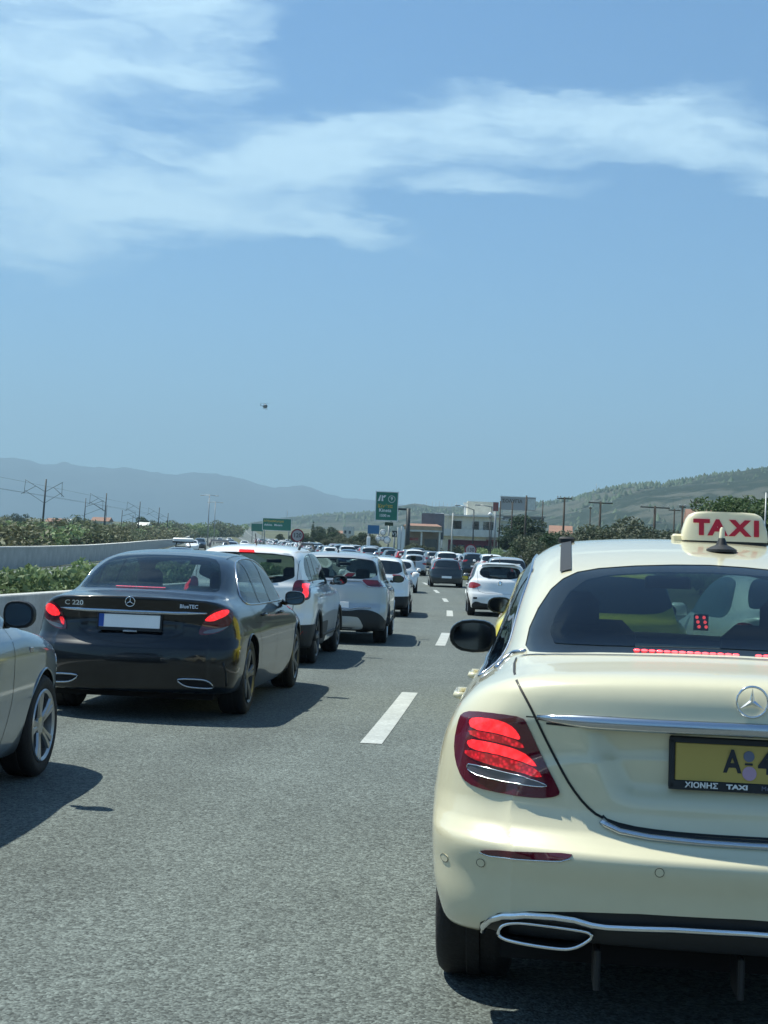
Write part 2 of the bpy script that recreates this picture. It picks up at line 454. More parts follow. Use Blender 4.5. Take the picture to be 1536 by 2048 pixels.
def decal(body, outline, view='rear', off=.003, rim=.006, s=.012, side=1, holes=(), start=None):
    """a thin part that hugs the body: outline in (x,z) seen from behind/front, (y,z) from the side, (x,y) from above"""
    V2, F = cdt_patch(outline, s, holes)
    if view == 'rear': P = np.stack([V2[:, 0], np.full(len(V2), -.5 if start is None else start), V2[:, 1]], 1); D = (0, 1, 0); near = 2.6
    elif view == 'front': P = np.stack([V2[:, 0], np.full(len(V2), body.L+.3 if start is None else start), V2[:, 1]], 1); D = (0, -1, 0); near = 2.4
    elif view == 'side': P = np.stack([np.full(len(V2), side*1.3), V2[:, 0], V2[:, 1]], 1); D = (-side, 0, 0); near = 1.25
    else: P = np.stack([V2[:, 0], V2[:, 1], np.full(len(V2), 2.2)], 1); D = (0, 0, -1); near = 1.7
    Q = body.onto(P, D, near); n = body.normal(Q)
    Fa = -np.ones((len(F), 8), int)
    for i, f in enumerate(F): Fa[i, :len(f)] = f
    # orientation against the view direction
    a, b, c = Q[Fa[:, 0]], Q[Fa[:, 1]], Q[Fa[:, 2]]
    if (np.cross(b-a, c-a) @ np.array(D)).sum() > 0: Fa = np.stack([Fa[:, 2], Fa[:, 1], Fa[:, 0]]+[Fa[:, k] for k in range(3, 8)], 1)
    Q = Q+n*off
    return lift((Q, Fa), 0, rim+off)
def line_on(body, path, view='rear', side=1, off=.0, n=None, start=None):
    """points of a path laid on the body"""
    P = np.array(path, float)
    if view == 'rear': A = np.stack([P[:, 0], np.full(len(P), -.5 if start is None else start), P[:, 1]], 1); D = (0, 1, 0); near = 2.6
    elif view == 'front': A = np.stack([P[:, 0], np.full(len(P), body.L+.3), P[:, 1]], 1); D = (0, -1, 0); near = 2.4
    elif view == 'side': A = np.stack([np.full(len(P), side*1.3), P[:, 0], P[:, 1]], 1); D = (-side, 0, 0); near = 1.25
    else: A = np.stack([P[:, 0], P[:, 1], np.full(len(P), 2.2)], 1); D = (0, 0, -1); near = 1.7
    Q = body.onto(A, D, near)
    return Q+body.normal(Q)*off
def densify(P, s=.02, closed=False):
    out = []; m = len(P)
    for i in range(m if closed else m-1):
        a = np.array(P[i], float); b = np.array(P[(i+1) % m], float); n = max(1, int(np.linalg.norm(b-a)/s))
        out += [tuple(a+(b-a)*k/n) for k in range(n)]
    if not closed: out.append(tuple(P[-1]))
    return out
def mirror_poly(P): return [(-a, b) for (a, b) in P][::-1]
def mirror_part(p):
    return [(-v[0], v[1], v[2]) for v in p[0]], [tuple(reversed(f)) for f in p[1]]
def text_mesh(body_txt, size=1.0, extrude=.004, offset=0.0, align='CENTER', shear=0, spacing=1.0):
    c = bpy.data.curves.new('lettering', 'FONT'); c.body = body_txt; c.size = size; c.extrude = extrude; c.offset = offset
    c.align_x = align; c.align_y = 'CENTER'; c.shear = shear; c.space_character = spacing; c.resolution_u = 3
    o = bpy.data.objects.new('lettering', c); COL.objects.link(o)
    dg = bpy.context.evaluated_depsgraph_get(); me = bpy.data.meshes.new_from_object(o.evaluated_get(dg))
    bpy.data.objects.remove(o); bpy.data.curves.remove(c)
    V = [tuple(v.co) for v in me.vertices]; F = [tuple(p.vertices) for p in me.polygons]; bpy.data.meshes.remove(me)
    return V, F
def to_rear(part, x, y, z, tilt=0.0, sx=1.0):
    """lettering lying in its own xy plane -> standing plate facing backwards (-y)"""
    c, s = math.cos(tilt), math.sin(tilt)
    return [(x+v[0]*sx, y-v[2]*c+v[1]*s, z+v[1]*c+v[2]*s) for v in part[0]], part[1]
#SPEC-START
def taxi_mod(ax, z):
    d = 0
    # dish around the number plate on the boot lid
    hw = .36+.10*np.clip((z-.74)/.2, 0, 1)
    m = sstep(hw+.03, hw-.07, ax)*sstep(.735, .80, z)*sstep(.985, .965, z)
    d = d+.045*m
    # bumper shelf line
    return d
TAXI = Body(L=4.92, W=.926, H=1.53, zc=.66,
    plan=[(-.05, .82), (.0, .85), (.25, .915), (.6, .935), (1.2, .940), (3.6, .935), (4.2, .90), (4.6, .83), (4.95, .68)],
    sec=[(.15, .90), (.32, .955), (.45, .99), (.62, 1.0), (.76, .99), (.86, .972), (.95, .935), (1.03, .875), (1.10, .79), (1.3, .68)],
    deck=[(-.1, 1.06), (.0, 1.085), (.08, 1.105), (.3, 1.135), (.6, 1.16), (1.2, 1.15), (2.2, 1.06), (3.3, 1.06), (3.6, 1.03), (4.3, .94), (4.7, .82), (4.95, .70)],
    rear=[(.15, .22), (.30, .09), (.40, .045), (.50, .025), (.585, .0), (.60, .004), (.625, .035), (.66, .07), (.72, .092), (.80, .095), (.90, .088), (.96, .080), (1.03, .088), (1.10, .108), (1.2, .15)],
    rc=.24, rp=2.6, fc=.45, crown=.075, rcrown=.042, mod=taxi_mod,
    front=[(.15, .15), (.35, .02), (.6, 0), (.75, .03), (.9, .15)],
    bot=[(-.1, .34), (.1, .33), (.6, .26), (1.5, .22), (3.6, .22), (4.95, .25)],
    roof=[(.2, .85), (.42, 1.07), (.56, 1.16), (.9, 1.32), (1.2, 1.425), (1.36, 1.462), (1.6, 1.503), (2.0, 1.545), (2.4, 1.555), (2.8, 1.53), (3.15, 1.41), (3.5, 1.20), (3.75, 1.03), (4.0, .8)],
    gw=[(.1, .60), (.45, .655), (.7, .69), (1.0, .725), (1.4, .762), (2.0, .80), (3.0, .80), (3.7, .76), (4.2, .7)],
    tum=.36, zb=1.08, kg=.15, kb=.07, k1=.16, kr=.22, kt=.075)
TAXI_POS = (1.06, 4.14, .107)     # x, y of the rear bumper on the road, heading to the right
def sedan_mod(ax, z):
    m = sstep(.46, .36, ax)*sstep(.70, .76, z)*sstep(.915, .895, z)
    return .028*m
SEDAN = Body(L=4.70, W=.905, H=1.44, zc=.62,
    plan=[(-.05, .80), (.0, .82), (.3, .885), (.6, .90), (1.1, .905), (3.6, .905), (4.1, .88), (4.45, .80), (4.75, .64)],
    sec=[(.12, .90), (.28, .955), (.42, .99), (.58, 1.0), (.70, .99), (.78, .975), (.86, .955), (.93, .925), (1.0, .87), (1.1, .78), (1.3, .66)],
    deck=[(-.1, 1.0), (.0, 1.03), (.12, 1.045), (.35, 1.07), (.6, 1.09), (1.2, 1.08), (2.2, 1.0), (3.2, 1.0), (3.5, .97), (4.1, .88), (4.5, .78), (4.75, .66)],
    rear=[(.12, .16), (.24, .06), (.35, .03), (.50, .0), (.60, .01), (.65, .05), (.70, .085), (.80, .10), (.88, .085), (.95, .065), (1.0, .045), (1.06, .03), (1.2, .1)],
    rc=.27, rp=2.6, fc=.42, crown=.075, rcrown=.05, mod=sedan_mod,
    front=[(.15, .15), (.3, .02), (.55, 0), (.7, .03), (.85, .15)],
    bot=[(-.1, .25), (.1, .24), (.6, .21), (1.2, .18), (3.6, .18), (4.75, .22)],
    roof=[(.2, .8), (.40, 1.00), (.55, 1.085), (.85, 1.22), (1.15, 1.34), (1.35, 1.39), (1.6, 1.42), (2.0, 1.44), (2.4, 1.435), (2.8, 1.39), (3.1, 1.27), (3.4, 1.08), (3.6, .95), (3.9, .7)],
    gw=[(.1, .58), (.45, .65), (.7, .70), (1.0, .74), (1.4, .775), (2.0, .79), (3.0, .77), (3.5, .73), (4.0, .68)],
    tum=.42, zb=1.0, kg=.14, kb=.06, k1=.15, kr=.15, kt=.022)
SEDAN_POS = (-2.09, 12.3, .085)
HATCH = Body(L=4.06, W=.866, H=1.45, zc=.62,
    plan=[(-.05, .74), (.0, .76), (.3, .835), (.7, .86), (1.2, .866), (3.0, .86), (3.5, .83), (3.85, .74), (4.1, .60)],
    sec=[(.12, .88), (.28, .95), (.42, .985), (.55, 1.0), (.75, .995), (.86, .975), (.95, .93), (1.05, .86), (1.2, .76), (1.5, .6)],
    deck=[(-.1, .80), (.05, .93), (.2, .99), (.6, 1.03), (1.2, 1.0), (2.2, .96), (2.8, .98), (3.0, .96), (3.5, .88), (3.85, .76), (4.1, .62)],
    rear=[(.12, .14), (.24, .04), (.36, .01), (.48, .0), (.58, .015), (.66, .05), (.80, .075), (.92, .10), (1.0, .13), (1.15, .21), (1.3, .30), (1.42, .36), (1.6, .5)],
    rc=.26, rp=2.5, fc=.42, crown=.05, rcrown=.05,
    front=[(.15, .12), (.3, .02), (.55, 0), (.7, .03), (.85, .15)],
    bot=[(-.1, .24), (.1, .22), (.6, .20), (1.2, .18), (3.2, .18), (4.1, .22)],
    roof=[(.02, .80), (.08, .98), (.17, 1.12), (.28, 1.28), (.38, 1.38), (.6, 1.425), (1.0, 1.445), (1.6, 1.45), (2.0, 1.43), (2.4, 1.34), (2.75, 1.14), (3.0, .98), (3.4, .7)],
    gw=[(.0, .60), (.2, .68), (.5, .725), (1.0, .75), (1.6, .76), (2.4, .74), (3.0, .70), (3.6, .64)],
    tum=.36, zb=1.0, kg=.13, kb=.06, k1=.13, kr=.20, kt=.08)
SUV = Body(L=4.34, W=.90, H=1.66, zc=.72,
    plan=[(-.05, .79), (.0, .81), (.3, .875), (.7, .895), (1.2, .90), (3.2, .895), (3.8, .87), (4.1, .80), (4.4, .66)],
    sec=[(.15, .90), (.32, .955), (.45, .99), (.62, 1.0), (.85, .995), (1.0, .975), (1.08, .94), (1.2, .85), (1.4, .74), (1.7, .6)],
    deck=[(-.1, 1.0), (.05, 1.08), (.2, 1.12), (.6, 1.14), (1.2, 1.12), (2.2, 1.08), (2.9, 1.10), (3.1, 1.09), (3.7, 1.02), (4.15, .90), (4.4, .76)],
    rear=[(.15, .14), (.30, .03), (.42, .0), (.55, .0), (.66, .02), (.74, .06), (.95, .075), (1.08, .09), (1.2, .13), (1.4, .21), (1.55, .27), (1.65, .32), (1.8, .45)],
    rc=.20, rp=2.8, fc=.36, crown=.05, rcrown=.05,
    front=[(.15, .12), (.35, .02), (.65, 0), (.85, .03), (1.0, .15)],
    bot=[(-.1, .30), (.1, .28), (.6, .25), (1.2, .24), (3.4, .24), (4.4, .28)],
    roof=[(.02, .9), (.08, 1.12), (.15, 1.28), (.24, 1.46), (.33, 1.575), (.55, 1.625), (1.0, 1.65), (1.7, 1.66), (2.1, 1.64), (2.5, 1.55), (2.85, 1.30), (3.1, 1.10), (3.5, .8)],
    gw=[(.0, .66), (.2, .735), (.5, .77), (1.0, .79), (1.7, .79), (2.5, .78), (3.1, .74), (3.7, .68)],
    tum=.30, zb=1.1, kg=.13, kb=.06, k1=.13, kr=.18, kt=.08)
#SPEC-END
# ------------------------------------------------------------------ the lie of the land
def rx(y):
    """lateral position of the lane line between the two lanes, y metres ahead"""
    y = np.asarray(y, float); a = np.minimum(y, 144.0)
    base = .02+.088*(a-12)-np.where(a > 12, (a-12)**2/1300, 0)
    return base-.115*np.maximum(y-144, 0)
_rz = tab([(-60, 0), (0, 0), (60, 0), (90, .25), (130, .8), (200, 1.6), (300, 2.7), (430, 4.5), (700, 10), (1000, 19), (1300, 24), (2000, 26), (12500, 26)])
def rz(y): return _rz(np.clip(y, -60, 12500))
def rh(y): # heading to the right
    e = 1.0; return float(np.arctan((rx(y+e)-rx(y-e))/(2*e)))
PX = 2958.0
def at(px, py, Y):
    """photo measurement -> point Y metres ahead"""
    s = .0384; a = px+(py-1024)*s; b = py-(px-768)*s
    return ((a-768)/PX*Y, Y, CAM_H+(1118-b)/PX*Y)
def strip(name, offs, ys, zoff, m, parent=None, kind=None, prof=None):
    V = []; F = []; n = len(offs); UVc = []
    for y in ys:
        h = rh(y); c, s = math.cos(h), math.sin(h)
        for k, d in enumerate(offs): V.append((float(rx(y))+d*c, y-d*s, float(rz(y))+zoff+(prof[k] if prof else 0))); UVc.append((d, y))
    for i in range(len(ys)-1):
        for k in range(n-1): F.append((i*n+k, i*n+k+1, (i+1)*n+k+1, (i+1)*n+k))
    o = mk(name, (V, F), m, parent, smooth=True)
    uv = o.data.uv_layers.new(name='UVMap')
    for l in o.data.loops: uv.data[l.index].uv = UVc[l.vertex_index]
    if kind: o['kind'] = kind
    return o
def road_pt(y, d, z=0.0):
    h = rh(y); return (float(rx(y))+d*math.cos(h), y-d*math.sin(h), float(rz(y))+z)

# asphalt: bleached binder with pale and dark chippings, faint wheel tracks
def asphalt(name, base):
    m = mat(name, base, .86, spec=.35); nt = m.node_tree; N = nt.nodes.new; L = nt.links.new; b = nt.nodes['Principled BSDF']
    tc = N('ShaderNodeTexCoord')
    def noise(sc, det, rough=.5): 
        n = N('ShaderNodeTexNoise'); n.inputs['Scale'].default_value = sc; n.inputs['Detail'].default_value = det; n.inputs['Roughness'].default_value = rough; L(tc.outputs['Object'], n.inputs['Vector']); return n.outputs[0]
    def mr(v, a, b_, c, d): 
        n = N('ShaderNodeMapRange'); n.inputs['From Min'].default_value = a; n.inputs['From Max'].default_value = b_; n.inputs['To Min'].default_value = c; n.inputs['To Max'].default_value = d; L(v, n.inputs['Value']); return n.outputs[0]
    def mul(a, b_): 
        n = N('ShaderNodeMath'); n.operation = 'MULTIPLY'; L(a, n.inputs[0]); L(b_, n.inputs[1]); return n.outputs[0]
    vo = N('ShaderNodeTexVoronoi'); vo.inputs['Scale'].default_value = 95; L(tc.outputs['Object'], vo.inputs['Vector'])
    sep = N('ShaderNodeSeparateColor'); L(vo.outputs['Color'], sep.inputs[0])
    chips = mr(sep.outputs[0], 0, 1, .52, 1.62)
    vo2 = N('ShaderNodeTexVoronoi'); vo2.inputs['Scale'].default_value = 48; L(tc.outputs['Object'], vo2.inputs['Vector'])
    s2 = N('ShaderNodeSeparateColor'); L(vo2.outputs['Color'], s2.inputs[0]); chips2 = mr(s2.outputs[1], 0, 1, .78, 1.25)
    f = mul(mul(chips, chips2), mul(mr(noise(.7, 4), .3, .7, .90, 1.10), mr(noise(14, 3), .3, .7, .93, 1.07)))
    # polished wheel tracks and an oily centre, 3.5 m lanes; long faint streaks
    uvn = N('ShaderNodeUVMap'); sx_ = N('ShaderNodeSeparateXYZ'); L(uvn.outputs[0], sx_.inputs[0])
    def mth(op, a, b_=None):
        n = N('ShaderNodeMath'); n.operation = op
        for i, v in enumerate((a, b_)):
            if v is None: continue
            if isinstance(v, (int, float)): n.inputs[i].default_value = v
            else: L(v, n.inputs[i])
        return n.outputs[0]
    lane = mth('SUBTRACT', mth('FLOORED_MODULO', mth('ADD', sx_.outputs[0], 70.0), 3.5), 1.75)
    trk = mr(mth('ABSOLUTE', mth('SUBTRACT', mth('ABSOLUTE', lane), .78)), .05, .42, .915, 1.03)
    oil = mr(mth('ABSOLUTE', lane), .0, .30, .94, 1.0)
    mpn = N('ShaderNodeMapping'); mpn.inputs['Scale'].default_value = (2.2, .06, 1); L(uvn.outputs[0], mpn.inputs[0])
    sn = N('ShaderNodeTexNoise'); sn.inputs['Scale'].default_value = 1.0; sn.inputs['Detail'].default_value = 4; L(mpn.outputs[0], sn.inputs['Vector'])
    f = mul(f, mul(mul(trk, oil), mr(sn.outputs[0], .3, .7, .94, 1.06)))
    vd = N('ShaderNodeTexVoronoi'); vd.inputs['Scale'].default_value = 1.3; L(tc.outputs['Object'], vd.inputs['Vector'])
    f = mul(f, mr(vd.outputs['Distance'], .02, .045, .72, 1.0))
    v = N('ShaderNodeVectorMath'); v.operation = 'SCALE'; v.inputs[0].default_value = base; L(f, v.inputs['Scale']); L(v.outputs[0], b.inputs['Base Color'])
    bp = N('ShaderNodeBump'); bp.inputs['Strength'].default_value = .75; bp.inputs['Distance'].default_value = .006; L(vo.outputs['Distance'], bp.inputs['Height']); bp.invert = True
    L(bp.outputs[0], b.inputs['Normal']); return m
asphalt('asphalt', (.096, .112, .105))
noisy(mat('road_paint', (.38, .40, .38), .7), 30, .18, .1, 80, second=(3, .12))
noisy(mat('concrete', (.42, .43, .41), .85), 1.6, .14, .15, 30, second=(14, .10))
noisy(mat('concrete_cap', (.66, .66, .62), .8), 3, .12)
noisy(mat('earth', (.085, .092, .045), .95), .35, .35, .4, 3, second=(4, .3))
noisy(mat('dry_ground', (.075, .085, .045), .95), .05, .3, .2, 2, second=(.6, .3))
def leafy(name, col, var=.35, trans=.25):
    m = mat(name, col, .6, spec=.3); nt = m.node_tree; N = nt.nodes.new; L = nt.links.new; b = nt.nodes['Principled BSDF']
    g = N('ShaderNodeNewGeometry'); oi = N('ShaderNodeObjectInfo')
    a = N('ShaderNodeMapRange'); a.inputs['To Min'].default_value = 1-var; a.inputs['To Max'].default_value = 1+var; L(g.outputs['Random Per Island'], a.inputs['Value'])
    c = N('ShaderNodeMapRange'); c.inputs['To Min'].default_value = .8; c.inputs['To Max'].default_value = 1.2; L(oi.outputs['Random'], c.inputs['Value'])
    q = N('ShaderNodeMath'); q.operation = 'MULTIPLY'; L(a.outputs[0], q.inputs[0]); L(c.outputs[0], q.inputs[1])
    v = N('ShaderNodeVectorMath'); v.operation = 'SCALE'; v.inputs[0].default_value = col; L(q.outputs[0], v.inputs['Scale']); L(v.outputs[0], b.inputs['Base Color'])
    t = N('ShaderNodeBsdfTranslucent'); L(v.outputs[0], t.inputs[0]); mx = N('ShaderNodeMixShader'); mx.inputs[0].default_value = trans
    o = nt.nodes['Material Output']; L(b.outputs[0], mx.inputs[1]); L(t.outputs[0], mx.inputs[2]); L(mx.outputs[0], o.inputs[0]); return m
leafy('leaf_oleander', (.18, .25, .12)); leafy('leaf_olive', (.105, .125, .080)); leafy('leaf_dark', (.048, .080, .040)); leafy('leaf_pine', (.085, .135, .050))
leafy('leaf_scrub', (.13, .155, .090)); leafy('grass_blade', (.13, .15, .055)); leafy('leaf_yellow', (.14, .15, .085))
noisy(mat('bark', (.09, .07, .05), .9), 6, .3, .4, 20)
mat('galvanised', (.30, .32, .33), .5, .6); mat('dark_steel', (.045, .055, .06), .6, .3)
mat('pole_wood', (.06, .05, .04), .9)
mat('sign_green', (.0, .155, .10), .45); mat('sign_back', (.35, .37, .38), .5, .5); mat('sign_white', (.75, .77, .76), .45); mat('sign_red', (.22, .012, .03), .45); mat('sign_yellow', (.60, .42, .05), .5); mat('sign_blue', (.03, .16, .34), .5); mat('sign_face', (.38, .37, .38), .5)

ysr = list(np.concatenate([np.arange(-40, 200, 3.0), np.arange(200, 1500, 12.0)]))
road = strip('road', [-5.0, -2, 1, 4, 9.2], ysr, 0, MAT['asphalt'], kind='structure')
opp = strip('opposite_carriageway', [-21.6, -17, -13, -9.6], ysr, 0, MAT['asphalt'], kind='structure')
strip('median_ground', [-9.61, -8.5, -7, -5.6, -5.01], ysr, -.0, MAT['earth'], kind='structure', prof=[-.02, .10, .14, .10, -.02])
# paint
def dash(parent, y0, ln, off, w):
    ys = np.linspace(y0, y0+ln, 4); V = []; 
    for y in ys:
        h = rh(y)
        for d in (off-w/2, off+w/2): V.append((float(rx(y))+d*math.cos(h), y-d*math.sin(h), float(rz(y))+.004))
    return mk('lane_dash', (V, [(2*i, 2*i+1, 2*i+3, 2*i+2) for i in range(3)]), MAT['road_paint'], parent, smooth=False)
for k in range(-2, 28): dash(road, 11.4+13.5*k, 4.5, 0, .17)
for k in range(3, 28): dash(opp, 11.4+13.5*k, 4.5, -15.4, .17)
strip('edge_line', [-3.75, -3.55], ysr, .004, MAT['road_paint'], road); strip('edge_line', [3.65, 3.85], ysr, .004, MAT['road_paint'], road)
strip('edge_line', [-19.4, -19.2], ysr, .004, MAT['road_paint'], opp); strip('edge_line', [-11.5, -11.3], ysr, .004, MAT['road_paint'], opp)
# open ground, one sheet to the horizon
gy = np.concatenate([[-300, -100, -40], np.arange(-20, 200, 10.), np.arange(200, 1200, 40.), [1300, 1600, 2000, 3000, 5000, 8000, 11500]])
gd = np.array([-9000, -5000, -2500, -1200, -600, -300, -150, -80, -50, -35, -26, -22.6, -21.5, 9.1, 9.6, 14, 20, 30, 45, 80, 150, 300, 600, 1200, 2500, 5000, 9000], float)
V = []; F = []
for y in gy:
    for d in gd:
        yy = min(max(y, -40), 1500); x = float(rx(yy))+d; z = float(rz(y))-.05
        if d > 10: z += min((d-9.6)*.03, .5)
        if d < -22: z += min((-22-d)*.02, .5)
        V.append((x, y, z-(.35 if -21.6 <= d <= 9.2 else 0)))
n = len(gd)
for i in range(len(gy)-1):
    for k in range(n-1): F.append((i*n+k, i*n+k+1, (i+1)*n+k+1, (i+1)*n+k))
tag(mk('ground', (V, F), MAT['dry_ground']), kind='structure')
# hills: ridges measured as direction, built at their own distance
def ridge(name, pts, dist, m, depth=.5, ncol=260, nrow=34, rough=.12, seed=1, base=-2):
    rnd = random.Random(seed)
    P = [at(px, py, dist(px)) for (px, py) in pts]
    xs = np.array([p[0]/p[1] for p in P]); hs = np.array([p[2] for p in P]); ds = np.array([p[1] for p in P])
    A = np.linspace(xs[0], xs[-1], ncol); Hh = np.interp(A, xs, hs); Dd = np.interp(A, xs, ds); V = []; F = []
    for j in range(nrow+6):
        t = j/(nrow-1)
        for i in range(ncol):
            D = Dd[i]*(1-depth*(1-min(t, 1)))+(max(t-1, 0)*Dd[i]*1.2); hh = Hh[i]*(math.sin(min(t, 1)*math.pi/2)**1.15)
            if t > 1: hh = Hh[i]*(1-(t-1)*4)
            q = Vector((A[i]*D*.0045, D*.0045, seed)); nn = noise.fractal(q, 1.0, 2.1, 6)
            amp = rough*Hh[i]*(t*(1-.80*t) if t <= 1 else .1)
            small = noise.fractal(Vector((A[i]*Dd[i]*.02, seed, j*.3)), 1, 2, 4)*Hh[i]*.014
            V.append((A[i]*D, D, base+max(hh+amp*nn*1.6+small*min(t, 1), 0)))
    for j in range(nrow+5):
        for i in range(ncol-1): F.append((j*ncol+i, j*ncol+i+1, (j+1)*ncol+i+1, (j+1)*ncol+i))
    o = mk(name, (V, F), m); tag(o, kind='structure'); return o, A, Hh, Dd
def scrubland(name, dark, rock, sc, bias=.5):
    m = mat(name, dark, .95, spec=.1); nt = m.node_tree; N = nt.nodes.new; L = nt.links.new; b = nt.nodes['Principled BSDF']
    tc = N('ShaderNodeTexCoord'); n1 = N('ShaderNodeTexNoise'); n1.inputs['Scale'].default_value = sc; n1.inputs['Detail'].default_value = 8; n1.inputs['Roughness'].default_value = .65; L(tc.outputs['Object'], n1.inputs['Vector'])
    n2 = N('ShaderNodeTexNoise'); n2.inputs['Scale'].default_value = sc*.11; n2.inputs['Detail'].default_value = 4; L(tc.outputs['Object'], n2.inputs['Vector'])
    ad = N('ShaderNodeMath'); ad.operation = 'MULTIPLY_ADD'; L(n2.outputs[0], ad.inputs[0]); ad.inputs[1].default_value = .8; L(n1.outputs[0], ad.inputs[2])
    cr = N('ShaderNodeValToRGB'); cr.color_ramp.elements[0].position = bias+.30; cr.color_ramp.elements[0].color = (*dark, 1); cr.color_ramp.elements[1].position = bias+.52; cr.color_ramp.elements[1].color = (*rock, 1)
    L(ad.outputs[0], cr.inputs[0]); L(cr.outputs[0], b.inputs['Base Color']); return m
scrubland('hillside', (.020, .032, .020), (.075, .080, .062), .030, .58)
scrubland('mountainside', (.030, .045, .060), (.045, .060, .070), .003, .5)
HILL = [(430, 1062), (500, 1050), (560, 1041), (650, 1031), (700, 1029), (740, 1027), (800, 1020), (825, 1015), (850, 1017), (870, 1021), (930, 1022), (1000, 1019), (1040, 1015), (1080, 1009), (1110, 1006), (1150, 1000), (1180, 990), (1210, 983), (1245, 976), (1290, 974), (1330, 972), (1380, 965), (1420, 957), (1480, 951), (1536, 944), (1700, 925), (2000, 930), (2500, 970), (3200, 1060)]
hill, hA, hH, hD = ridge('hill', HILL, lambda px: float(np.interp(px, [430, 900, 1300, 3200], [3000, 2500, 1900, 1500])), MAT['hillside'], .5, 420, 40, .16, 3)
MTN = [(-2500, 1000), (-1500, 930), (-900, 905), (-400, 900), (-150, 918), (0, 918), (30, 920), (60, 925), (80, 933), (105, 934), (130, 931), (160, 936), (190, 939), (225, 940), (250, 938), (280, 944), (330, 950), (380, 949), (420, 951), (460, 955), (490, 963), (515, 972), (545, 978), (575, 977), (600, 973), (620, 977), (650, 990), (685, 998), (720, 1001), (760, 1006), (850, 1018), (1000, 1030), (1300, 1060)]
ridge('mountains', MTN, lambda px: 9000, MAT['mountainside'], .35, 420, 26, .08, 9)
# haze over everything, a closed box
hz = bpy.data.meshes.new('haze'); bv, bf = box(0, 4500, 497, 21000, 14600, 1052); hz.from_pydata(bv, [], bf)
hm = bpy.data.materials.new('haze_air'); hm.use_nodes = True; nt = hm.node_tree; nt.nodes.clear()
o_ = nt.nodes.new('ShaderNodeOutputMaterial'); pv = nt.nodes.new('ShaderNodeVolumePrincipled')
pv.inputs['Color'].default_value = HAZE_COL; pv.inputs['Density'].default_value = HAZE_D; pv.inputs['Anisotropy'].default_value = .1
nt.links.new(pv.outputs[0], o_.inputs['Volume']); hz.materials.append(hm)
haze = obj('haze', hz); tag(haze, kind='stuff')
# ------------------------------------------------------------------ materials of the vehicles
noisy(mat('cream_paint', (.64, .60, .42), .32, 0, 1.0), 2.2, .018, second=(22, .012))
mat('black_paint', (.0035, .005, .008), .30, 0, .85, .25)
mat('silver_paint', (.42, .45, .46), .34, .40, 1.0)
mat('white_paint', (.84, .85, .84), .30, 0, 1.0)
mat('greyblue_paint', (.19, .24, .28), .30, .55, 1.0)
mat('dark_paint', (.022, .030, .036), .28, .4, 1.0)
mat('grey_paint', (.20, .21, .21), .30, .6, 1.0)
mat('red_paint', (.22, .018, .015), .28, .2, 1.0)
mat('blue_paint', (.03, .07, .16), .28, .5, 1.0)
mat('beige_paint', (.42, .38, .29), .30, .5, 1.0)
mat('yellow_paint', (.80, .66, .035), .35, 0, 1.0)
mat('tinted_glass', (.010, .016, .019), .04, 0, .6, .8)
mat('gloss_black', (.010, .013, .014), .16, 0, .0, .35)
mat('black_plastic', (.016, .018, .020), .55)
mat('grey_plastic', (.09, .095, .10), .5)
mat('tyre_rubber', (.014, .014, .015), .75)
noisy(MAT['tyre_rubber'], 40, .2, .2, 60)
mat('alloy', (.42, .43, .44), .30, .9)
mat('alloy_dark', (.10, .105, .11), .35, .8)
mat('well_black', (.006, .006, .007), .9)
mat('chrome', (.78, .80, .82), .10, 1.0)
mat('satin_chrome', (.50, .53, .57), .22, 1.0)
mat('gap_black', (.006, .006, .006), .6)
mat('plate_white', (.92, .92, .92), .4)
mat('plate_yellow', (.46, .34, .08), .4)
mat('plate_blue', (.02, .08, .35), .4)
mat('letter_black', (.015, .02, .03), .5)
mat('letter_white', (.72, .74, .74), .5)
mat('letter_red', (.42, .012, .03), .35)
mat('sticker_pink', (.45, .30, .42), .5)
mat('sticker_grey', (.13, .15, .22), .5)
mat('maroon_lens', (.10, .006, .016), .08, 0, 1.0)
mat('red_lens', (.34, .012, .014), .10, 0, 1.0)
mat('clear_lens', (.13, .13, .15), .15, .2, 1.0)
mat('orange_lens', (.6, .2, .03), .15, 0, 1.0)
mat('headlamp_lens', (.45, .48, .50), .08, .5, 1.0)
mat('mirror_glass', (.11, .135, .16), .03, 1.0)  # dark reflection of a car cabin put into the base colour
mat('dark_interior', (.022, .026, .028), .7)
mat('seat_fabric', (.035, .038, .040), .8)
mat('sign_cream', (.72, .66, .46), .35, 0, .6)
def lens_mat(name, col, strength, dark=.25, sc=55):
    m = mat(name, (.30, .01, .012), .12, 0, 1.0); nt = m.node_tree; N = nt.nodes.new; L = nt.links.new; b = nt.nodes['Principled BSDF']
    tc = N('ShaderNodeTexCoord'); v = N('ShaderNodeTexVoronoi'); v.inputs['Scale'].default_value = sc; L(tc.outputs['Object'], v.inputs['Vector'])
    mr = N('ShaderNodeMapRange'); mr.inputs['From Min'].default_value = .0; mr.inputs['From Max'].default_value = .6
    mr.inputs['To Min'].default_value = strength; mr.inputs['To Max'].default_value = strength*dark; L(v.outputs['Distance'], mr.inputs['Value'])
    b.inputs['Emission Color'].default_value = (*col, 1); L(mr.outputs[0], b.inputs['Emission Strength']); return m
lens_mat('lit_red', (1.0, .022, .035), .9, .35, 60)
lens_mat('lit_red_bright', (1.0, .022, .030), 1.6, .40, 38)
lens_mat('lit_red_soft', (1.0, .02, .04), .55, .2, 80)
lens_mat('led_red', (1.0, .06, .07), 4.0, .8, 20)
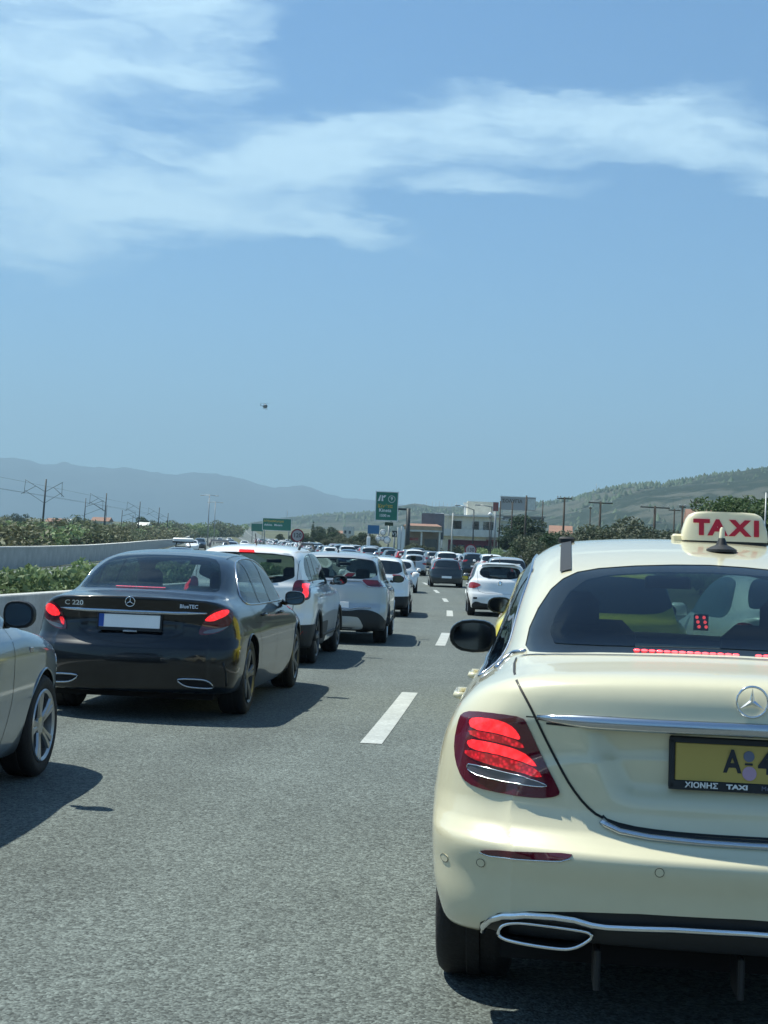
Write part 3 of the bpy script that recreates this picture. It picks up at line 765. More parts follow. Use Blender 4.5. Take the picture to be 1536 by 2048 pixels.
def glass_mat(name, tint, refl=.06):
    m = bpy.data.materials.new(name); m.use_nodes = True; nt = m.node_tree; nt.nodes.clear(); N = nt.nodes.new; L = nt.links.new
    o = N('ShaderNodeOutputMaterial'); t = N('ShaderNodeBsdfTransparent'); t.inputs[0].default_value = (*tint, 1)
    g = N('ShaderNodeBsdfGlossy'); g.inputs['Roughness'].default_value = .02; f = N('ShaderNodeFresnel'); f.inputs[0].default_value = 1.38
    gb = N('ShaderNodeNewGeometry'); ib = N('ShaderNodeMapRange'); ib.inputs['To Min'].default_value = 1.38; ib.inputs['To Max'].default_value = 1/1.38; L(gb.outputs['Backfacing'], ib.inputs['Value']); L(ib.outputs[0], f.inputs[0])
    a = N('ShaderNodeMath'); a.operation = 'ADD'; a.inputs[1].default_value = refl; L(f.outputs[0], a.inputs[0])
    mx = N('ShaderNodeMixShader'); L(a.outputs[0], mx.inputs[0]); L(t.outputs[0], mx.inputs[1]); L(g.outputs[0], mx.inputs[2]); L(mx.outputs[0], o.inputs[0]); MAT[name] = m
glass_mat('window_glass', (.11, .185, .175), .02)
glass_mat('cabin_glass', (.27, .36, .36), .02)
glass_mat('clear_glass', (.78, .85, .83), .02)

# ------------------------------------------------------------------ vehicle parts
WHEELS = {}
def wheel_meshes(R, w, style, alloy):
    key = (R, w, style, alloy)
    if key in WHEELS: return WHEELS[key]
    rr = R*.70
    ty = lathe([(rr-.012, -w/2+.02), (rr, -w/2+.008), (R*.86, -w/2-.004), (R-.022, -w/2+.004), (R-.004, -w/2+.025), (R, -w/2+.05), (R-.008, -.03), (R-.008, -.024), (R, -.02), (R, .02), (R-.008, .024), (R-.008, .03), (R, w/2-.05), (R-.004, w/2-.025), (R-.022, w/2-.004), (R*.86, w/2+.004), (rr, w/2-.008), (rr-.012, w/2-.02)], 40)
    rim = lathe([(rr-.01, w/2-.10), (rr-.012, w/2-.02), (rr+.004, w/2-.004), (rr-.004, w/2+.004), (rr-.022, w/2-.008), (rr-.03, w/2-.10)], 40)
    hub = lathe([(.0, w/2-.012), (.03, w/2-.013), (.062, w/2-.02), (.07, w/2-.05), (.07, w/2-.09)], 20)
    sp = []
    ns = {'five': 5, 'ten': 10, 'seven': 7}[style]
    for i in range(ns):
        th = 2*math.pi*i/ns; wd = .036 if ns == 5 else .017
        for dv in ((-.03, .03) if ns == 5 else (0,)):
            V = []
            for (r, hw, x0) in ((.05, wd*.7, w/2-.03), (rr*.6, wd*.55, w/2-.018), (rr-.015, wd*.9, w/2-.012)):
                for (a, xo) in ((-hw, 0), (-hw*.55, .012), (hw*.55, .012), (hw, 0), (hw, -.03), (-hw, -.03)):
                    ph = a+dv*(r/rr); V.append((x0+xo, r*math.cos(th)-ph*math.sin(th), r*math.sin(th)+ph*math.cos(th)))
            F = []
            for l in (0, 6):
                for k in range(6): F.append((l+k, l+(k+1) % 6, l+6+(k+1) % 6, l+6+k))
            sp.append((V, F))
    back = lathe([(.0, -w/2+.03), (rr-.01, -w/2+.03), (rr-.012, w/2-.09), (.12, w/2-.095), (.12, w/2-.085), (0, w/2-.085)], 24)
    def me(n, part, m):
        M = bpy.data.meshes.new(n); M.from_pydata([tuple(v) for v in part[0]], [], part[1]); M.polygons.foreach_set('use_smooth', [True]*len(M.polygons)); M.set_sharp_from_angle(angle=.6)
        M.materials.append(m); M.update(); return M
    WHEELS[key] = (me('wheel', back, MAT['well_black']), me('tyre', ty, MAT['tyre_rubber']), me('rim', join(rim, hub, *sp), MAT[alloy])); return WHEELS[key]
def add_wheel(root, x, y, R, w, style, alloy, spin=0.0, steer=0.0):
    a, b, c = wheel_meshes(R, w, style, alloy)
    o = obj('wheel', a, None, root, (x, y, R)); o.rotation_euler = (spin, 0, (math.pi if x < 0 else 0)+steer)
    obj('tyre', b, None, o); obj('rim', c, None, o); return o
def ribbon(body, path, view, width, off=.0006, side=1, closed=False, start=None):
    P = densify(path, .03, closed); Q = line_on(body, P, view, side, 0, start=start); n = body.normal(Q); m = len(Q)
    V = []; F = []
    for i in range(m):
        a = Q[(i-1) % m] if (closed or i) else Q[0]; b = Q[(i+1) % m] if (closed or i < m-1) else Q[-1]
        t = b-a; t = t/max(np.linalg.norm(t), 1e-9); s = np.cross(t, n[i]); s /= max(np.linalg.norm(s), 1e-9)
        V += [tuple(Q[i]-s*width/2+n[i]*off), tuple(Q[i]+s*width/2+n[i]*off)]
    for i in range(m if closed else m-1):
        j = (i+1) % m; F.append((2*i, 2*i+1, 2*j+1, 2*j))
    return V, F
def tube_on(body, path, view, r, off=0, side=1, closed=False, n=6, s=.03, flat=1.0, start=None):
    Q = line_on(body, densify(path, s, closed), view, side, off, start=start); return tube(Q, r, n, closed, flat)
def mirror_unit(root, paint, x, y, z, w=.21, h=.14, d=.13, arm_to=None, s=-1, rot=0.0):
    """wing mirror: rounded housing, glass facing backwards, arm to the door"""
    V = []; F = []; n, m = 20, 9
    for j in range(m+1):
        t = j/m; k = math.sin(min(1, (1-t)*1.0)*math.pi/2)**.45 if j else 1.0
        f = [1.0, 1.04, 1.05, 1.03, .98, .90, .79, .63, .42, .0][j]
        for i in range(n):
            th = 2*math.pi*i/n; c, q = math.cos(th), math.sin(th)
            sx = abs(c)**.62*(1 if c > 0 else -1); sz = abs(q)**.72*(1 if q > 0 else -1)
            wz = h/2*(1-.22*(sx*s > 0)*abs(sx)**2)
            V.append((x+sx*w/2*f, y+t*d, z+sz*wz*f))
    for j in range(m):
        for i in range(n): F.append((j*n+i, j*n+(i+1) % n, (j+1)*n+(i+1) % n, (j+1)*n+i))
    F.append(tuple(range(n))[::-1])
    if arm_to is not None: F2 = join((V, F), tube([(x-s*w*.35, y+.06, z-h*.32), ((x-s*w*.35+arm_to[0])/2, arm_to[1]+.01, z-h*.42), arm_to], [.03, .028, .035], 8, flat=.8))
    else: F2 = (V, F)
    o = mk('mirror', F2, paint, root, auto=50)
    g = [(x+.86*(p[0]-x), y-.003, z+.84*(p[2]-z)) for p in V[:n]]; G = [(a, b+.004, c) for (a, b, c) in g]
    mk('mirror_glass', (g+G, [tuple(range(n))]+[(i, (i+1) % n, n+(i+1) % n, n+i) for i in range(n)]), MAT['mirror_glass'], o, smooth=False)
    return o
def plate_part(root, w=.52, h=.11, x=0, y=.1, z=.82, m='plate_white', frame=True, blue=True, tilt=.12):
    def T(p): # lean with the boot
        return [(a+x, b+y+(c)*tilt, c+z) for (a, b, c) in p[0]], p[1]
    o = mk('number_plate', T(box(0, 0, 0, w, .008, h, .003)), MAT[m], root, smooth=False)
    if frame:
        f = join(box(0, 0, h/2+.008, w+.034, .014, .018, .004), box(0, 0, -h/2-.013, w+.034, .014, .028, .004), box(-w/2-.009, 0, -.005, .018, .014, h+.03, .004), box(w/2+.009, 0, -.005, .018, .014, h+.03, .004))
        mk('plate_frame', T(f), MAT['black_plastic'], o, smooth=False)
    if blue: mk('country_strip', T(box(-w/2+.021, -.0045, 0, .042, .003, h-.004)), MAT['plate_blue'], o, smooth=False)
    return o

def cabin(yr, yb, yf, zs, w=1.2):
    """lining, seats and dashboard seen through the windows: rear shelf, back bench, front seats"""
    def fn(root, B, p, parts):
        V, F = parts['P']; n = vnormals(V, F); Q, K = split((V-n*.03, F), V[:, 2]-.5)
        mk('cabin_lining', K, MAT['dark_interior'], root)
        mk('rear_seat', xf(box(0, yb, zs-.30, w, .18, .60, .05)), MAT['seat_fabric'], root, auto=40)
        for xx in (-.36, .36): mk('headrest', xf(box(xx, yb-.02, zs+.06, .24, .10, .14, .03)), MAT['seat_fabric'], root, auto=60)
        for xx in (-.36, .36):
            fs = mk('front_seat', xf(box(xx, yf, zs-.22, .48, .15, .60, .06)), MAT['seat_fabric'], root, auto=40); mk('headrest', xf(box(xx, yf-.02, zs+.17, .25, .10, .17, .04)), MAT['seat_fabric'], fs, auto=60)
        mk('dashboard', xf(box(0, yf+.95, zs-.06, 1.3, .4, .20, .05)), MAT['dark_interior'], root, auto=40)
        mk('interior_mirror', xf(box(0, yf+.62, zs+.34, .22, .03, .06, .012)), MAT['black_plastic'], root, auto=40)
        mk('cabin_floor', box(0, (yr+yf)/2+.4, .48, 1.4, (yf-yr)+1.4, .05), MAT['dark_interior'], root, smooth=False)
    return fn
def vehicle(name, label, cat, body, st, paint, pos, z=0.0, res=.04, group=None, brake=True, flip=False):
    x, y, h = pos; p = MAT[paint]
    root = empty(name, (x, y, z), -h+(math.pi if flip else 0), label, cat, group)
    L, W, H = body.L, body.W, body.H
    xs = np.linspace(-W-.03, W+.03, int(2*W/res)+2)
    if 'ys' in st: ys = st['ys']
    else: ys = np.linspace(-.04, L+.04, int(L/(res*1.3))+2)
    zs = np.linspace(.14, H+.03, int(H/res)+2)
    P = body.mesh(xs, ys, zs)
    parts = {}
    R = st['R']; zw = R; AR = st.get('AR', R+.05); wy = st['wy']
    for yc in wy:
        V = P[0]; d = AR-np.hypot(V[:, 1]-yc, V[:, 2]-zw-.0); d = np.minimum(d, (np.abs(V[:, 0])-.50))
        P, _ = split(P, d)
    def cut(P, poly, view, side=0, lo=None):
        V = P[0]
        if view == 'rear': d = np.minimum(pfield(V[:, 0], V[:, 2], poly), (L*.42-V[:, 1]))
        elif view == 'front': d = np.minimum(pfield(V[:, 0], V[:, 2], poly), (V[:, 1]-L*.5))
        elif view == 'side': d = np.minimum(pfield(V[:, 1], V[:, 2], poly), (side*V[:, 0]-.25))
        else: d = np.minimum(pfield(V[:, 0], V[:, 1], poly), V[:, 2]-.8)
        return split(P, d)
    def sym(half): return list(half)+[(-a, b) for (a, b) in half][::-1]
    for (pn, view, poly, m, out, rim) in st['cuts']:
        for side in ((-1, 1) if view == 'side' else (0,)):
            P, Q = cut(P, poly, view, side)
            if len(Q[1]) == 0: continue
            mm = p if m == 'PAINT' else MAT[m]
            if not brake and m.startswith('lit_'): mm = MAT['red_lens']
            parts.setdefault(pn, []).append(mk(pn, lift(Q, out, rim), mm, root))
    parts['body'] = mk('body', P, p, root); parts['P'] = P
    if res <= .05:      # exact normals of the body surface, so that cut edges do not pinch the reflections
        for o_ in [parts['body']]+parts.get('boot_lid', []):
            co = np.array([v.co[:] for v in o_.data.vertices]); nn = body.normal(co)
            o_.data.normals_split_custom_set_from_vertices([tuple(q) for q in nn.tolist()])
    # wheel arches: dark wells and a rolled lip
    for yc in wy:
        for sx in (-1, 1):
            n = 22; V = []; F = []
            for i in range(n+1):
                th = math.pi*(-.12+1.24*i/n)
                for xx in (.36, W-.012 if res < .05 else W-.02): V.append((sx*xx, yc+(AR+.004)*math.cos(th), zw+(AR+.004)*math.sin(th)))
            for i in range(n): F.append((2*i, 2*i+1, 2*i+3, 2*i+2))
            c = len(V); V.append((sx*.36, yc, zw))
            for i in range(n): F.append((c, 2*i, 2*i+2))
            # outer edge sits on the body side
            arr = np.array([V[2*i+1] for i in range(n+1)]); arr[:, 0] = sx*1.3
            q = body.onto(arr, (-sx, 0, 0), .75)
            for i in range(n+1): V[2*i+1] = (sx*(min(abs(q[i, 0]), W)-.004), V[2*i+1][1], V[2*i+1][2])
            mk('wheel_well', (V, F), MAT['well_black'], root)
            if res < .045 and st.get('lip', True):
                lip = tube([(sx*(abs(v[0])+.002), yc+AR*math.cos(math.pi*(.0+1.0*i/n)), zw+AR*math.sin(math.pi*(.0+1.0*i/n))) for i, v in enumerate(q)], .007, 6)
                parts.setdefault('lip', []).append(mk('arch_trim', lip, MAT[st['lipmat']] if st.get('lipmat') else p, root))
    for o_ in [parts['body']]+parts.get('boot_lid', []): o_.shadow_terminator_geometry_offset = .2
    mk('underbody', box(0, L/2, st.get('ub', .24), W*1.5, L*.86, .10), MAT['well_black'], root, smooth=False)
    ww = st.get('ww', .215)
    for i, yc in enumerate(wy):
        for sx in (-1, 1): add_wheel(root, sx*(W-st.get('inset', .03)-ww/2), yc, R, ww, st.get('rim', 'five'), st.get('alloy', 'alloy'), spin=.4*i+.2*sx)
    for fn in st.get('extra', []): fn(root, body, p, parts)
    return root, parts
# ------------------------------------------------------------------ the cream taxi right in front of the camera
def sym(half): return list(half)+[(-a, b) for (a, b) in half if abs(a) > 1e-4][::-1]
T_GLASS = sym([(0, 1.160), (-.18, 1.158), (-.42, 1.150), (-.64, 1.136), (-.655, 1.15), (-.645, 1.205), (-.617, 1.27), (-.575, 1.336), (-.532, 1.375), (-.48, 1.401), (-.40, 1.418), (-.27, 1.432), (-.13, 1.441), (0, 1.445)])
T_INNER = sym([(0, 1.178), (-.20, 1.176), (-.40, 1.170), (-.56, 1.168), (-.575, 1.20), (-.555, 1.26), (-.51, 1.33), (-.45, 1.375), (-.37, 1.395), (-.20, 1.412), (0, 1.418)])
T_LID = sym(chaikin([(0, .671), (-.10, .671), (-.234, .673), (-.346, .681), (-.42, .70), (-.46, .73), (-.50, .776), (-.535, .831), (-.57, .892), (-.606, .96), (-.632, 1.008), (-.666, 1.06), (-.688, 1.093), (-.678, 1.118), (-.60, 1.134), (-.42, 1.1435), (-.2, 1.150), (0, 1.152)], 1, False))
T_LIGHT = chaikin([(-.847, .926), (-.837, .952), (-.803, .967), (-.717, .972), (-.65, .969), (-.635, .95), (-.587, .854), (-.54, .775), (-.532, .755), (-.547, .745), (-.59, .736), (-.693, .736), (-.785, .743), (-.826, .761), (-.850, .808), (-.857, .865)], 1)
T_LENS1 = chaikin([(-.81, .936), (-.794, .95), (-.731, .955), (-.686, .945), (-.662, .925), (-.652, .905), (-.662, .902), (-.72, .915), (-.80, .915)], 1)
T_LENS1B = chaikin([(-.812, .912), (-.72, .911), (-.650, .896), (-.637, .874), (-.70, .886), (-.80, .892)], 1)
T_LENS2 = chaikin([(-.815, .876), (-.791, .886), (-.714, .882), (-.645, .868), (-.612, .843), (-.598, .822), (-.66, .842), (-.73, .853), (-.80, .855)], 1)
T_LENS2B = chaikin([(-.818, .852), (-.73, .849), (-.66, .838), (-.596, .818), (-.583, .794), (-.666, .807), (-.773, .822), (-.818, .835)], 1)
T_REV = chaikin([(-.810, .802), (-.801, .812), (-.711, .803), (-.61, .790), (-.563, .776), (-.591, .770), (-.679, .772), (-.771, .779), (-.803, .790)], 1)
T_DLO = chaikin([(.93, 1.035), (1.05, 1.13), (1.25, 1.26), (1.5, 1.365), (1.8, 1.43), (2.2, 1.465), (2.6, 1.455), (2.95, 1.38), (3.3, 1.22), (3.58, 1.06), (3.2, 1.045), (2.2, 1.035), (1.3, 1.025), (.95, 1.02)], 2)
T_WS = sym(chaikin([(0, 1.09), (-.50, 1.08), (-.66, 1.07), (-.60, 1.22), (-.53, 1.38), (-.45, 1.43), (0, 1.465)], 1, False))
ysT = np.concatenate([np.arange(-.04, 1.4, .012), np.arange(1.4, 5.0, .04)])
def taxi_extra(root, body, p, parts):
    B = body
    # borders of the rear window stay black, the pane is see-through
    # chrome strip over the plate, with the plate lamp lip
    strip = sym([(0, .994), (-.214, .990), (-.426, .984), (-.575, .981), (-.607, .979), (-.600, .967), (-.44, .951), (-.35, .953), (-.21, .955), (0, .953)])
    cs = densify([(-.608, .973), (-.45, .970), (-.25, .971), (0, .973), (.25, .971), (.45, .970), (.608, .973)], .04)
    Q = line_on(B, [(c[0], max(c[1], .984)) for c in cs], 'rear', 1, .0); Q[:, 2] = [c[1] for c in cs]; Q[:, 1] -= .004
    rr = [.003+.011*min(1, (.64-abs(c[0]))*6) for c in cs]
    mk('chrome_strip', tube(Q, rr, 12, flat=1.45), MAT['satin_chrome'], root)
    mk('plate_recess_lip', ribbon(B, [(-.58, .957), (-.3, .951), (0, .95), (.3, .951), (.58, .957)], 'rear', .006, .002), MAT['gap_black'], root)
    tr = [(-.412, .690), (-.40, .680), (-.36, .665), (-.276, .655), (-.138, .650), (0, .649)]
    tr = tr+[(-a, b) for (a, b) in tr[:-1]][::-1]
    mk('bumper_trim', tube_on(B, tr, 'rear', .011, .004, n=8), MAT['satin_chrome'], root)
    mk('bumper_step', ribbon(B, [(a, b+.013) for a, b in tr], 'rear', .012, .001), MAT['black_plastic'], root)
    for sx in (-1, 1):
        f = (lambda P: P) if sx < 0 else mirror_poly
        lg = mk('taillight', decal(B, f(T_LIGHT), 'rear', .005, .01, .012), MAT['maroon_lens'], root)
        mk('brake_lens', decal(B, f(T_LENS1), 'rear', .0075, .001, .009), MAT['lit_red_bright'], lg)
        mk('brake_lens', decal(B, f(T_LENS2), 'rear', .0075, .001, .009), MAT['lit_red_bright'], lg)
        mk('inner_lens', decal(B, f(T_LENS1B), 'rear', .007, .001, .009), MAT['lit_red_soft'], lg)
        mk('inner_lens', decal(B, f(T_LENS2B), 'rear', .007, .001, .009), MAT['lit_red_soft'], lg)
        mk('reversing_lamp', decal(B, f(T_REV), 'rear', .0085, .002, .009), MAT['clear_lens'], lg)
        mk('lamp_rim', tube_on(B, [(a*-sx, b) for (a, b) in T_REV], 'rear', .0016, .009, closed=True, n=5, s=.015), MAT['chrome'], lg)
        cuts_ = [(-.85*-sx, .8), ]
        refl = chaikin([(-.765, .573), (-.738, .582), (-.62, .594), (-.494, .603), (-.499, .592), (-.528, .581), (-.628, .574), (-.73, .567)], 1)
        rf = mk('reflector', decal(B, f(refl), 'rear', .004, .01, .012), MAT['maroon_lens'], root)
        mk('reflector_rim', tube_on(B, [(a*-sx, b) for (a, b) in [(-.760, .569), (-.73, .564), (-.628, .571), (-.528, .578), (-.499, .589)]], 'rear', .0022, .003, n=5), MAT['chrome'], rf)
        for (a, b) in ((-.757, .538), (-.252, .573), (-.872, .52)):
            c = [(a*-sx+.0125*math.cos(t), b+.0125*math.sin(t)) for t in np.linspace(0, 2*math.pi, 15)[:-1]]
            s_ = mk('parking_sensor', decal(B, c, 'rear', .002, .003, .01), p, root); mk('sensor_ring', tube_on(B, c, 'rear', .0009, .002, closed=True, n=4, s=.02), MAT['gap_black'], s_)
        # fender line running from the lamp to the wheel arch, boot line, lamp line
        mk('panel_gap', ribbon(B, [(-.612*-sx, .972), (-.64*-sx, .9715)], 'rear', .004), MAT['gap_black'], root)
    gp = T_LID; mk('boot_gap', ribbon(B, gp, 'rear', .0075, .0028, closed=True), MAT['gap_black'], root)
    # exhaust: chrome bar that loops over the outlets, dark diffuser
    bar = [(-.745, .325), (-.742, .345), (-.72, .372), (-.68, .392), (-.62, .406), (-.54, .412), (-.48, .411), (-.43, .402), (-.39, .400), (-.30, .405), (-.201, .411), (0, .414)]
    bar = bar+[(-a, b) for (a, b) in bar[:-1]][::-1]
    mk('bumper_chrome', tube_on(B, bar, 'rear', .0098, .006, n=10, s=.02), MAT['chrome'], root)
    for sx in (-1, 1):
        tp = chaikin([(-.700, .338), (-.69, .360), (-.655, .374), (-.60, .378), (-.455, .378), (-.428, .370), (-.436, .352), (-.480, .322), (-.53, .316), (-.66, .318), (-.695, .326)], 2)
        Q = np.array([(a*-sx, 0, b) for a, b in tp]); 
        yy = .05+.24*(np.abs(Q[:, 0])/.926)**2.6; Q[:, 1] = yy
        e = mk('exhaust_tip', tube(Q, .0055, 8, True), MAT['chrome'], root)
        V = [tuple(q) for q in Q]+[(q[0]*.99, q[1]+.16, q[2]) for q in Q]; n = len(Q)
        mk('exhaust_mouth', (V, [(i, n+i, n+(i+1) % n, (i+1) % n) for i in range(n)]+[tuple(n+i for i in range(n))]), MAT['well_black'], e)
    # fins and struts seen below the bumper
    for a in (-.41, .0, .41):
        mk('diffuser_fin', xf(box(a, .22, .255, .020, .16, .12, .006)), MAT['black_plastic'], root, smooth=False)
    # star emblem
    ring = [(.0435*math.cos(t), 1.053+.0435*math.sin(t)) for t in np.linspace(0, 2*math.pi, 33)[:-1]]
    y0 = float(line_on(B, [(0, 1.053)])[0][1])-.008
    em = mk('badge', tube([(a, y0-.004, b) for a, b in ring], .0036, 8, True), MAT['chrome'], root)
    st = []
    for k in range(3):
        t = math.pi/2+k*2*math.pi/3
        tip = (.041*math.cos(t), y0-.004, 1.053+.041*math.sin(t)); V = [tip]
        for dt in (-1.05, 1.05): V.append((.0085*math.cos(t+dt), y0-.001, 1.053+.0085*math.sin(t+dt)))
        V.append((0, y0-.011, 1.053)); V.append((0, y0+.001, 1.053)); st.append((V, [(0, 3, 1), (0, 2, 3), (0, 1, 4), (0, 4, 2)]))
    mk('badge_star', join(*st), MAT['chrome'], em, smooth=False)
    # plate
    pl = plate_part(root, .44, .107, .012, .126, .872, 'plate_yellow', True, False, .10)
    def on_plate(txt, x, z, size, m, off=0.0, sx=1.0, name='plate_letter', dy=0):
        mk(name, to_rear(text_mesh(txt, size, .0012, off), x+.012, .126-.0055+(z)*.10-dy, z+.872, 0, sx), MAT[m], pl, smooth=False)
    on_plate('A', -.058, 0, .098, 'letter_black', .0022, .78)
    on_plate('4', .035, 0, .098, 'letter_black', .0022, .82)
    for (cx_, cz_, r, m) in ((-.012, .022, .0155, 'sticker_grey'), (-.010, -.026, .020, 'sticker_pink')):
        ng = 18; V = [(cx_+.012+r*math.cos(2*math.pi*i/ng), .126-.0052+(cz_+r*math.sin(2*math.pi*i/ng))*.10-dd, .872+cz_+r*math.sin(2*math.pi*i/ng)) for dd in (0, .002) for i in range(ng)]
        mk('plate_sticker', (V, [tuple(range(ng, 2*ng))]+[(i, (i+1) % ng, ng+(i+1) % ng, ng+i) for i in range(ng)]), MAT[m], pl, smooth=False)
    mk('plate_sticker', xf(box(-.012+.012, .126-.0055, .872, .022, .002, .006)), MAT['letter_black'], pl, smooth=False)
    on_plate('ΧΙΟΝΗΣ', -.145, -.0655, .021, 'letter_white', .0006, 1.15, 'frame_lettering', .010)
    on_plate('TAXI', -.045, -.0655, .018, 'letter_white', .0008, 1.5, 'frame_lettering', .010)
    on_plate('Mercedes', .060, -.0655, .018, 'sticker_grey', .0, 1.05, 'frame_lettering', .010)
    # window strap and its clip on the roof
    sp = [(-.520, 1.235), (-.517, 1.5), (-.513, 1.8), (-.508, 2.08)]
    mk('roof_strap', ribbon(B, sp, 'top', .042, .006), MAT['black_plastic'], root)
    q = line_on(B, [(-.509, 2.1)], 'top')[0]
    mk('roof_clip', xf(box(q[0], q[1]-.03, q[2]+.012, .066, .10, .026, .008)), MAT['black_plastic'], root, auto=40)
    # belt line trim from the rear window to the side windows
    for sx in (-1, 1):
        bl = [(-.655, 1.132), (-.69, 1.122), (-.722, 1.095), (-.75, 1.066)]
        mk('belt_trim', tube_on(B, [(a*-sx, b) for a, b in bl], 'rear', .009, .002, n=6), MAT['satin_chrome'], root)
        mk('window_trim', tube_on(B, T_DLO, 'side', .006, .002, side=sx, closed=True, n=6, s=.05), MAT['satin_chrome'], root)
        # doors
        for pth in ([(1.18, 1.02), (1.30, .9), (1.45, .72), (1.60, .52), (1.75, .40), (1.8, .30)], [(2.32, 1.03), (2.33, .6), (2.33, .30)], [(3.45, 1.03), (3.43, .6), (3.40, .30)]):
            mk('panel_gap', ribbon(B, pth, 'side', .005, side=sx), MAT['gap_black'], root)
        for (hy, hz) in ((1.55, .90), (2.60, .90)):
            q = line_on(B, [(hy, hz)], 'side', sx)[0]
            mk('door_handle', tube([(q[0]-sx*.005, q[1], q[2]), (q[0]+sx*.027, q[1]+.025, q[2]), (q[0]+sx*.029, q[1]+.18, q[2]+.005), (q[0]-sx*.005, q[1]+.21, q[2]+.005)], [.014, .014, .014, .012], 8), p, root)
        mirror_unit(root, MAT['gloss_black'], sx*.928, 2.93, 1.065, .215, .155, .13, (sx*.80, 3.0, 1.02), sx)
        mk('side_skirt', tube_on(B, [(1.55, .30), (2.5, .29), (3.6, .30)], 'side', .03, -.01, side=sx, n=8), p, root)
        # dark pillars inside the glazing
        for pth in ([(1.72, 1.03), (1.62, 1.40)], [(2.40, 1.03), (2.36, 1.46)]):
            mk('pillar_trim', ribbon(B, pth, 'side', .06, .003, side=sx), MAT['gloss_black'], root)
    # roof sign
    q = line_on(B, [(.135, 1.95)], 'top')[0]; sy = q[1]; sz = q[2]-.018; cx = q[0]-.004
    prof = [(0, 1.0), (.010, 1.015), (.045, .985), (.088, .91), (.108, .83), (.118, .70), (.120, .5)]
    V = []; F = []; n = 32
    for (zz, f) in prof:
        for i in range(n):
            t = 2*math.pi*i/n; c, s = math.cos(t), math.sin(t); ex = .35
            V.append((cx+.172*f*abs(c)**ex*(1 if c > 0 else -1), sy+.075*(1-zz*2.6)*abs(s)**ex*(1 if s > 0 else -1)+.02, sz+.022+zz))
    for j in range(len(prof)-1):
        for i in range(n): F.append((j*n+i, j*n+(i+1) % n, (j+1)*n+(i+1) % n, (j+1)*n+i))
    F.append(tuple((len(prof)-1)*n+i for i in range(n)))
    sg = mk('roof_sign', (V, F), MAT['sign_cream'], root, auto=45)
    V = [(cx+.170*abs(math.cos(2*math.pi*i/n))**.35*(1 if math.cos(2*math.pi*i/n) > 0 else -1), sy+.02+.072*abs(math.sin(2*math.pi*i/n))**.35*(1 if math.sin(2*math.pi*i/n) > 0 else -1), sz+zz) for zz in (-.0, .024) for i in range(n)]
    mk('sign_foot', (V, [(i, (i+1) % n, n+(i+1) % n, n+i) for i in range(n)]+[tuple(range(n, 2*n))]), MAT['black_plastic'], sg, smooth=False)
    fy = sy+.02-.0655
    for ch, xx in (('T', -.098), ('A', -.033), ('X', .056), ('I', .122)):
        mk('sign_letter', to_rear(text_mesh(ch, .086, .0015, .0045), cx+xx, fy-.001, sz+.022+.052, .19, 1.15), MAT['letter_red'], sg, smooth=False)
    mk('sign_lug', xf(box(cx-.186, sy+.03, sz+.03, .05, .04, .035, .008)), MAT['sign_cream'], sg, auto=40)
    # stubby aerial
    q = line_on(B, [(.078, 1.585)], 'top')[0]
    ae = mk('aerial_base', xf(lathe([(.058, -.004), (.058, .006), (.045, .014), (.022, .024), (.014, .045), (.012, .05), (0, .052)], 24, 'z'), loc=(q[0], q[1], q[2]), sc=(1, 1.3, 1)), MAT['black_plastic'], root, auto=40)
    mk('aerial_tip', xf(lathe([(.0115, .04), (.009, .085), (.004, .092), (0, .092)], 12, 'z'), loc=(q[0], q[1]-.004, q[2])), MAT['sign_cream'], ae, auto=40)
    # cabin
    V, F = parts['P']; n = vnormals(V, F)
    d = V[:, 2]-.55; Q, K = split((V-n*.03, F), d)
    mk('cabin_lining', K, MAT['dark_interior'], root)
    mk('parcel_shelf', xf(box(0, .92, 1.09, 1.20, .72, .04, .01)), MAT['dark_interior'], root, auto=40)
    bench = [box(0, 1.42, .78, 1.30, .22, .62, .06)]
    mk('rear_seat', join(*bench), MAT['seat_fabric'], root, auto=40)
    for xx in (-.40, .40): mk('headrest', xf(box(xx, 1.40, 1.12, .24, .11, .13, .03)), MAT['seat_fabric'], root, auto=60)
    for xx in (-.38, .38):
        fs = mk('front_seat', xf(box(xx*1.12, 2.42, .86, .48, .16, .66, .06)), MAT['seat_fabric'], root, auto=40); mk('headrest', xf(box(xx*1.22, 2.40, 1.24, .23, .10, .14, .04)), MAT['seat_fabric'], fs, auto=60)
    mk('dashboard', xf(box(0, 3.28, .93, 1.34, .40, .22, .05)), MAT['dark_interior'], root, auto=40)
    mk('cabin_floor', box(0, 2.3, .5, 1.45, 3.2, .05), MAT['dark_interior'], root, smooth=False)
    # high brake lamp behind the glass
    lampbar = mk('high_brake_lamp', xf(box(.0, .56, 1.155, .62, .03, .022, .004)), MAT['maroon_lens'], root, smooth=False)
    ledy = lambda xx: line_on(B, [(xx, 1.1625)])[0]
    leds = []
    for k in range(26):
        xx = -.30+k*.0235; r = .0085
        if .02 < xx < .065: continue
        leds.append(xf(lathe([(r, 0), (r*.8, .004), (0, .006)], 10, 'z'), loc=(0, 0, 0), sc=(1.25, .8, 1)))
        q_ = ledy(xx); leds[-1] = ([(v[0]+xx, q_[1]-.002-v[2]*.7-.0*v[1], q_[2]+v[1]*.55) for v in leds[-1][0]], leds[-1][1])
    mk('brake_leds', join(*leds), MAT['led_red'], lampbar)['kind'] = 'stuff'
    dots = []  # added dots that glow for a brake lamp reflected in the rear window
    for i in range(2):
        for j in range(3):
            c = lathe([(.0075, 0), (.005, .004), (0, .005)], 10, 'z'); dots.append(([(v[0]*.8-.075+.024*i+.004*j, .93-v[2], v[1]*.8+1.262-.016*j) for v in c[0]], c[1]))
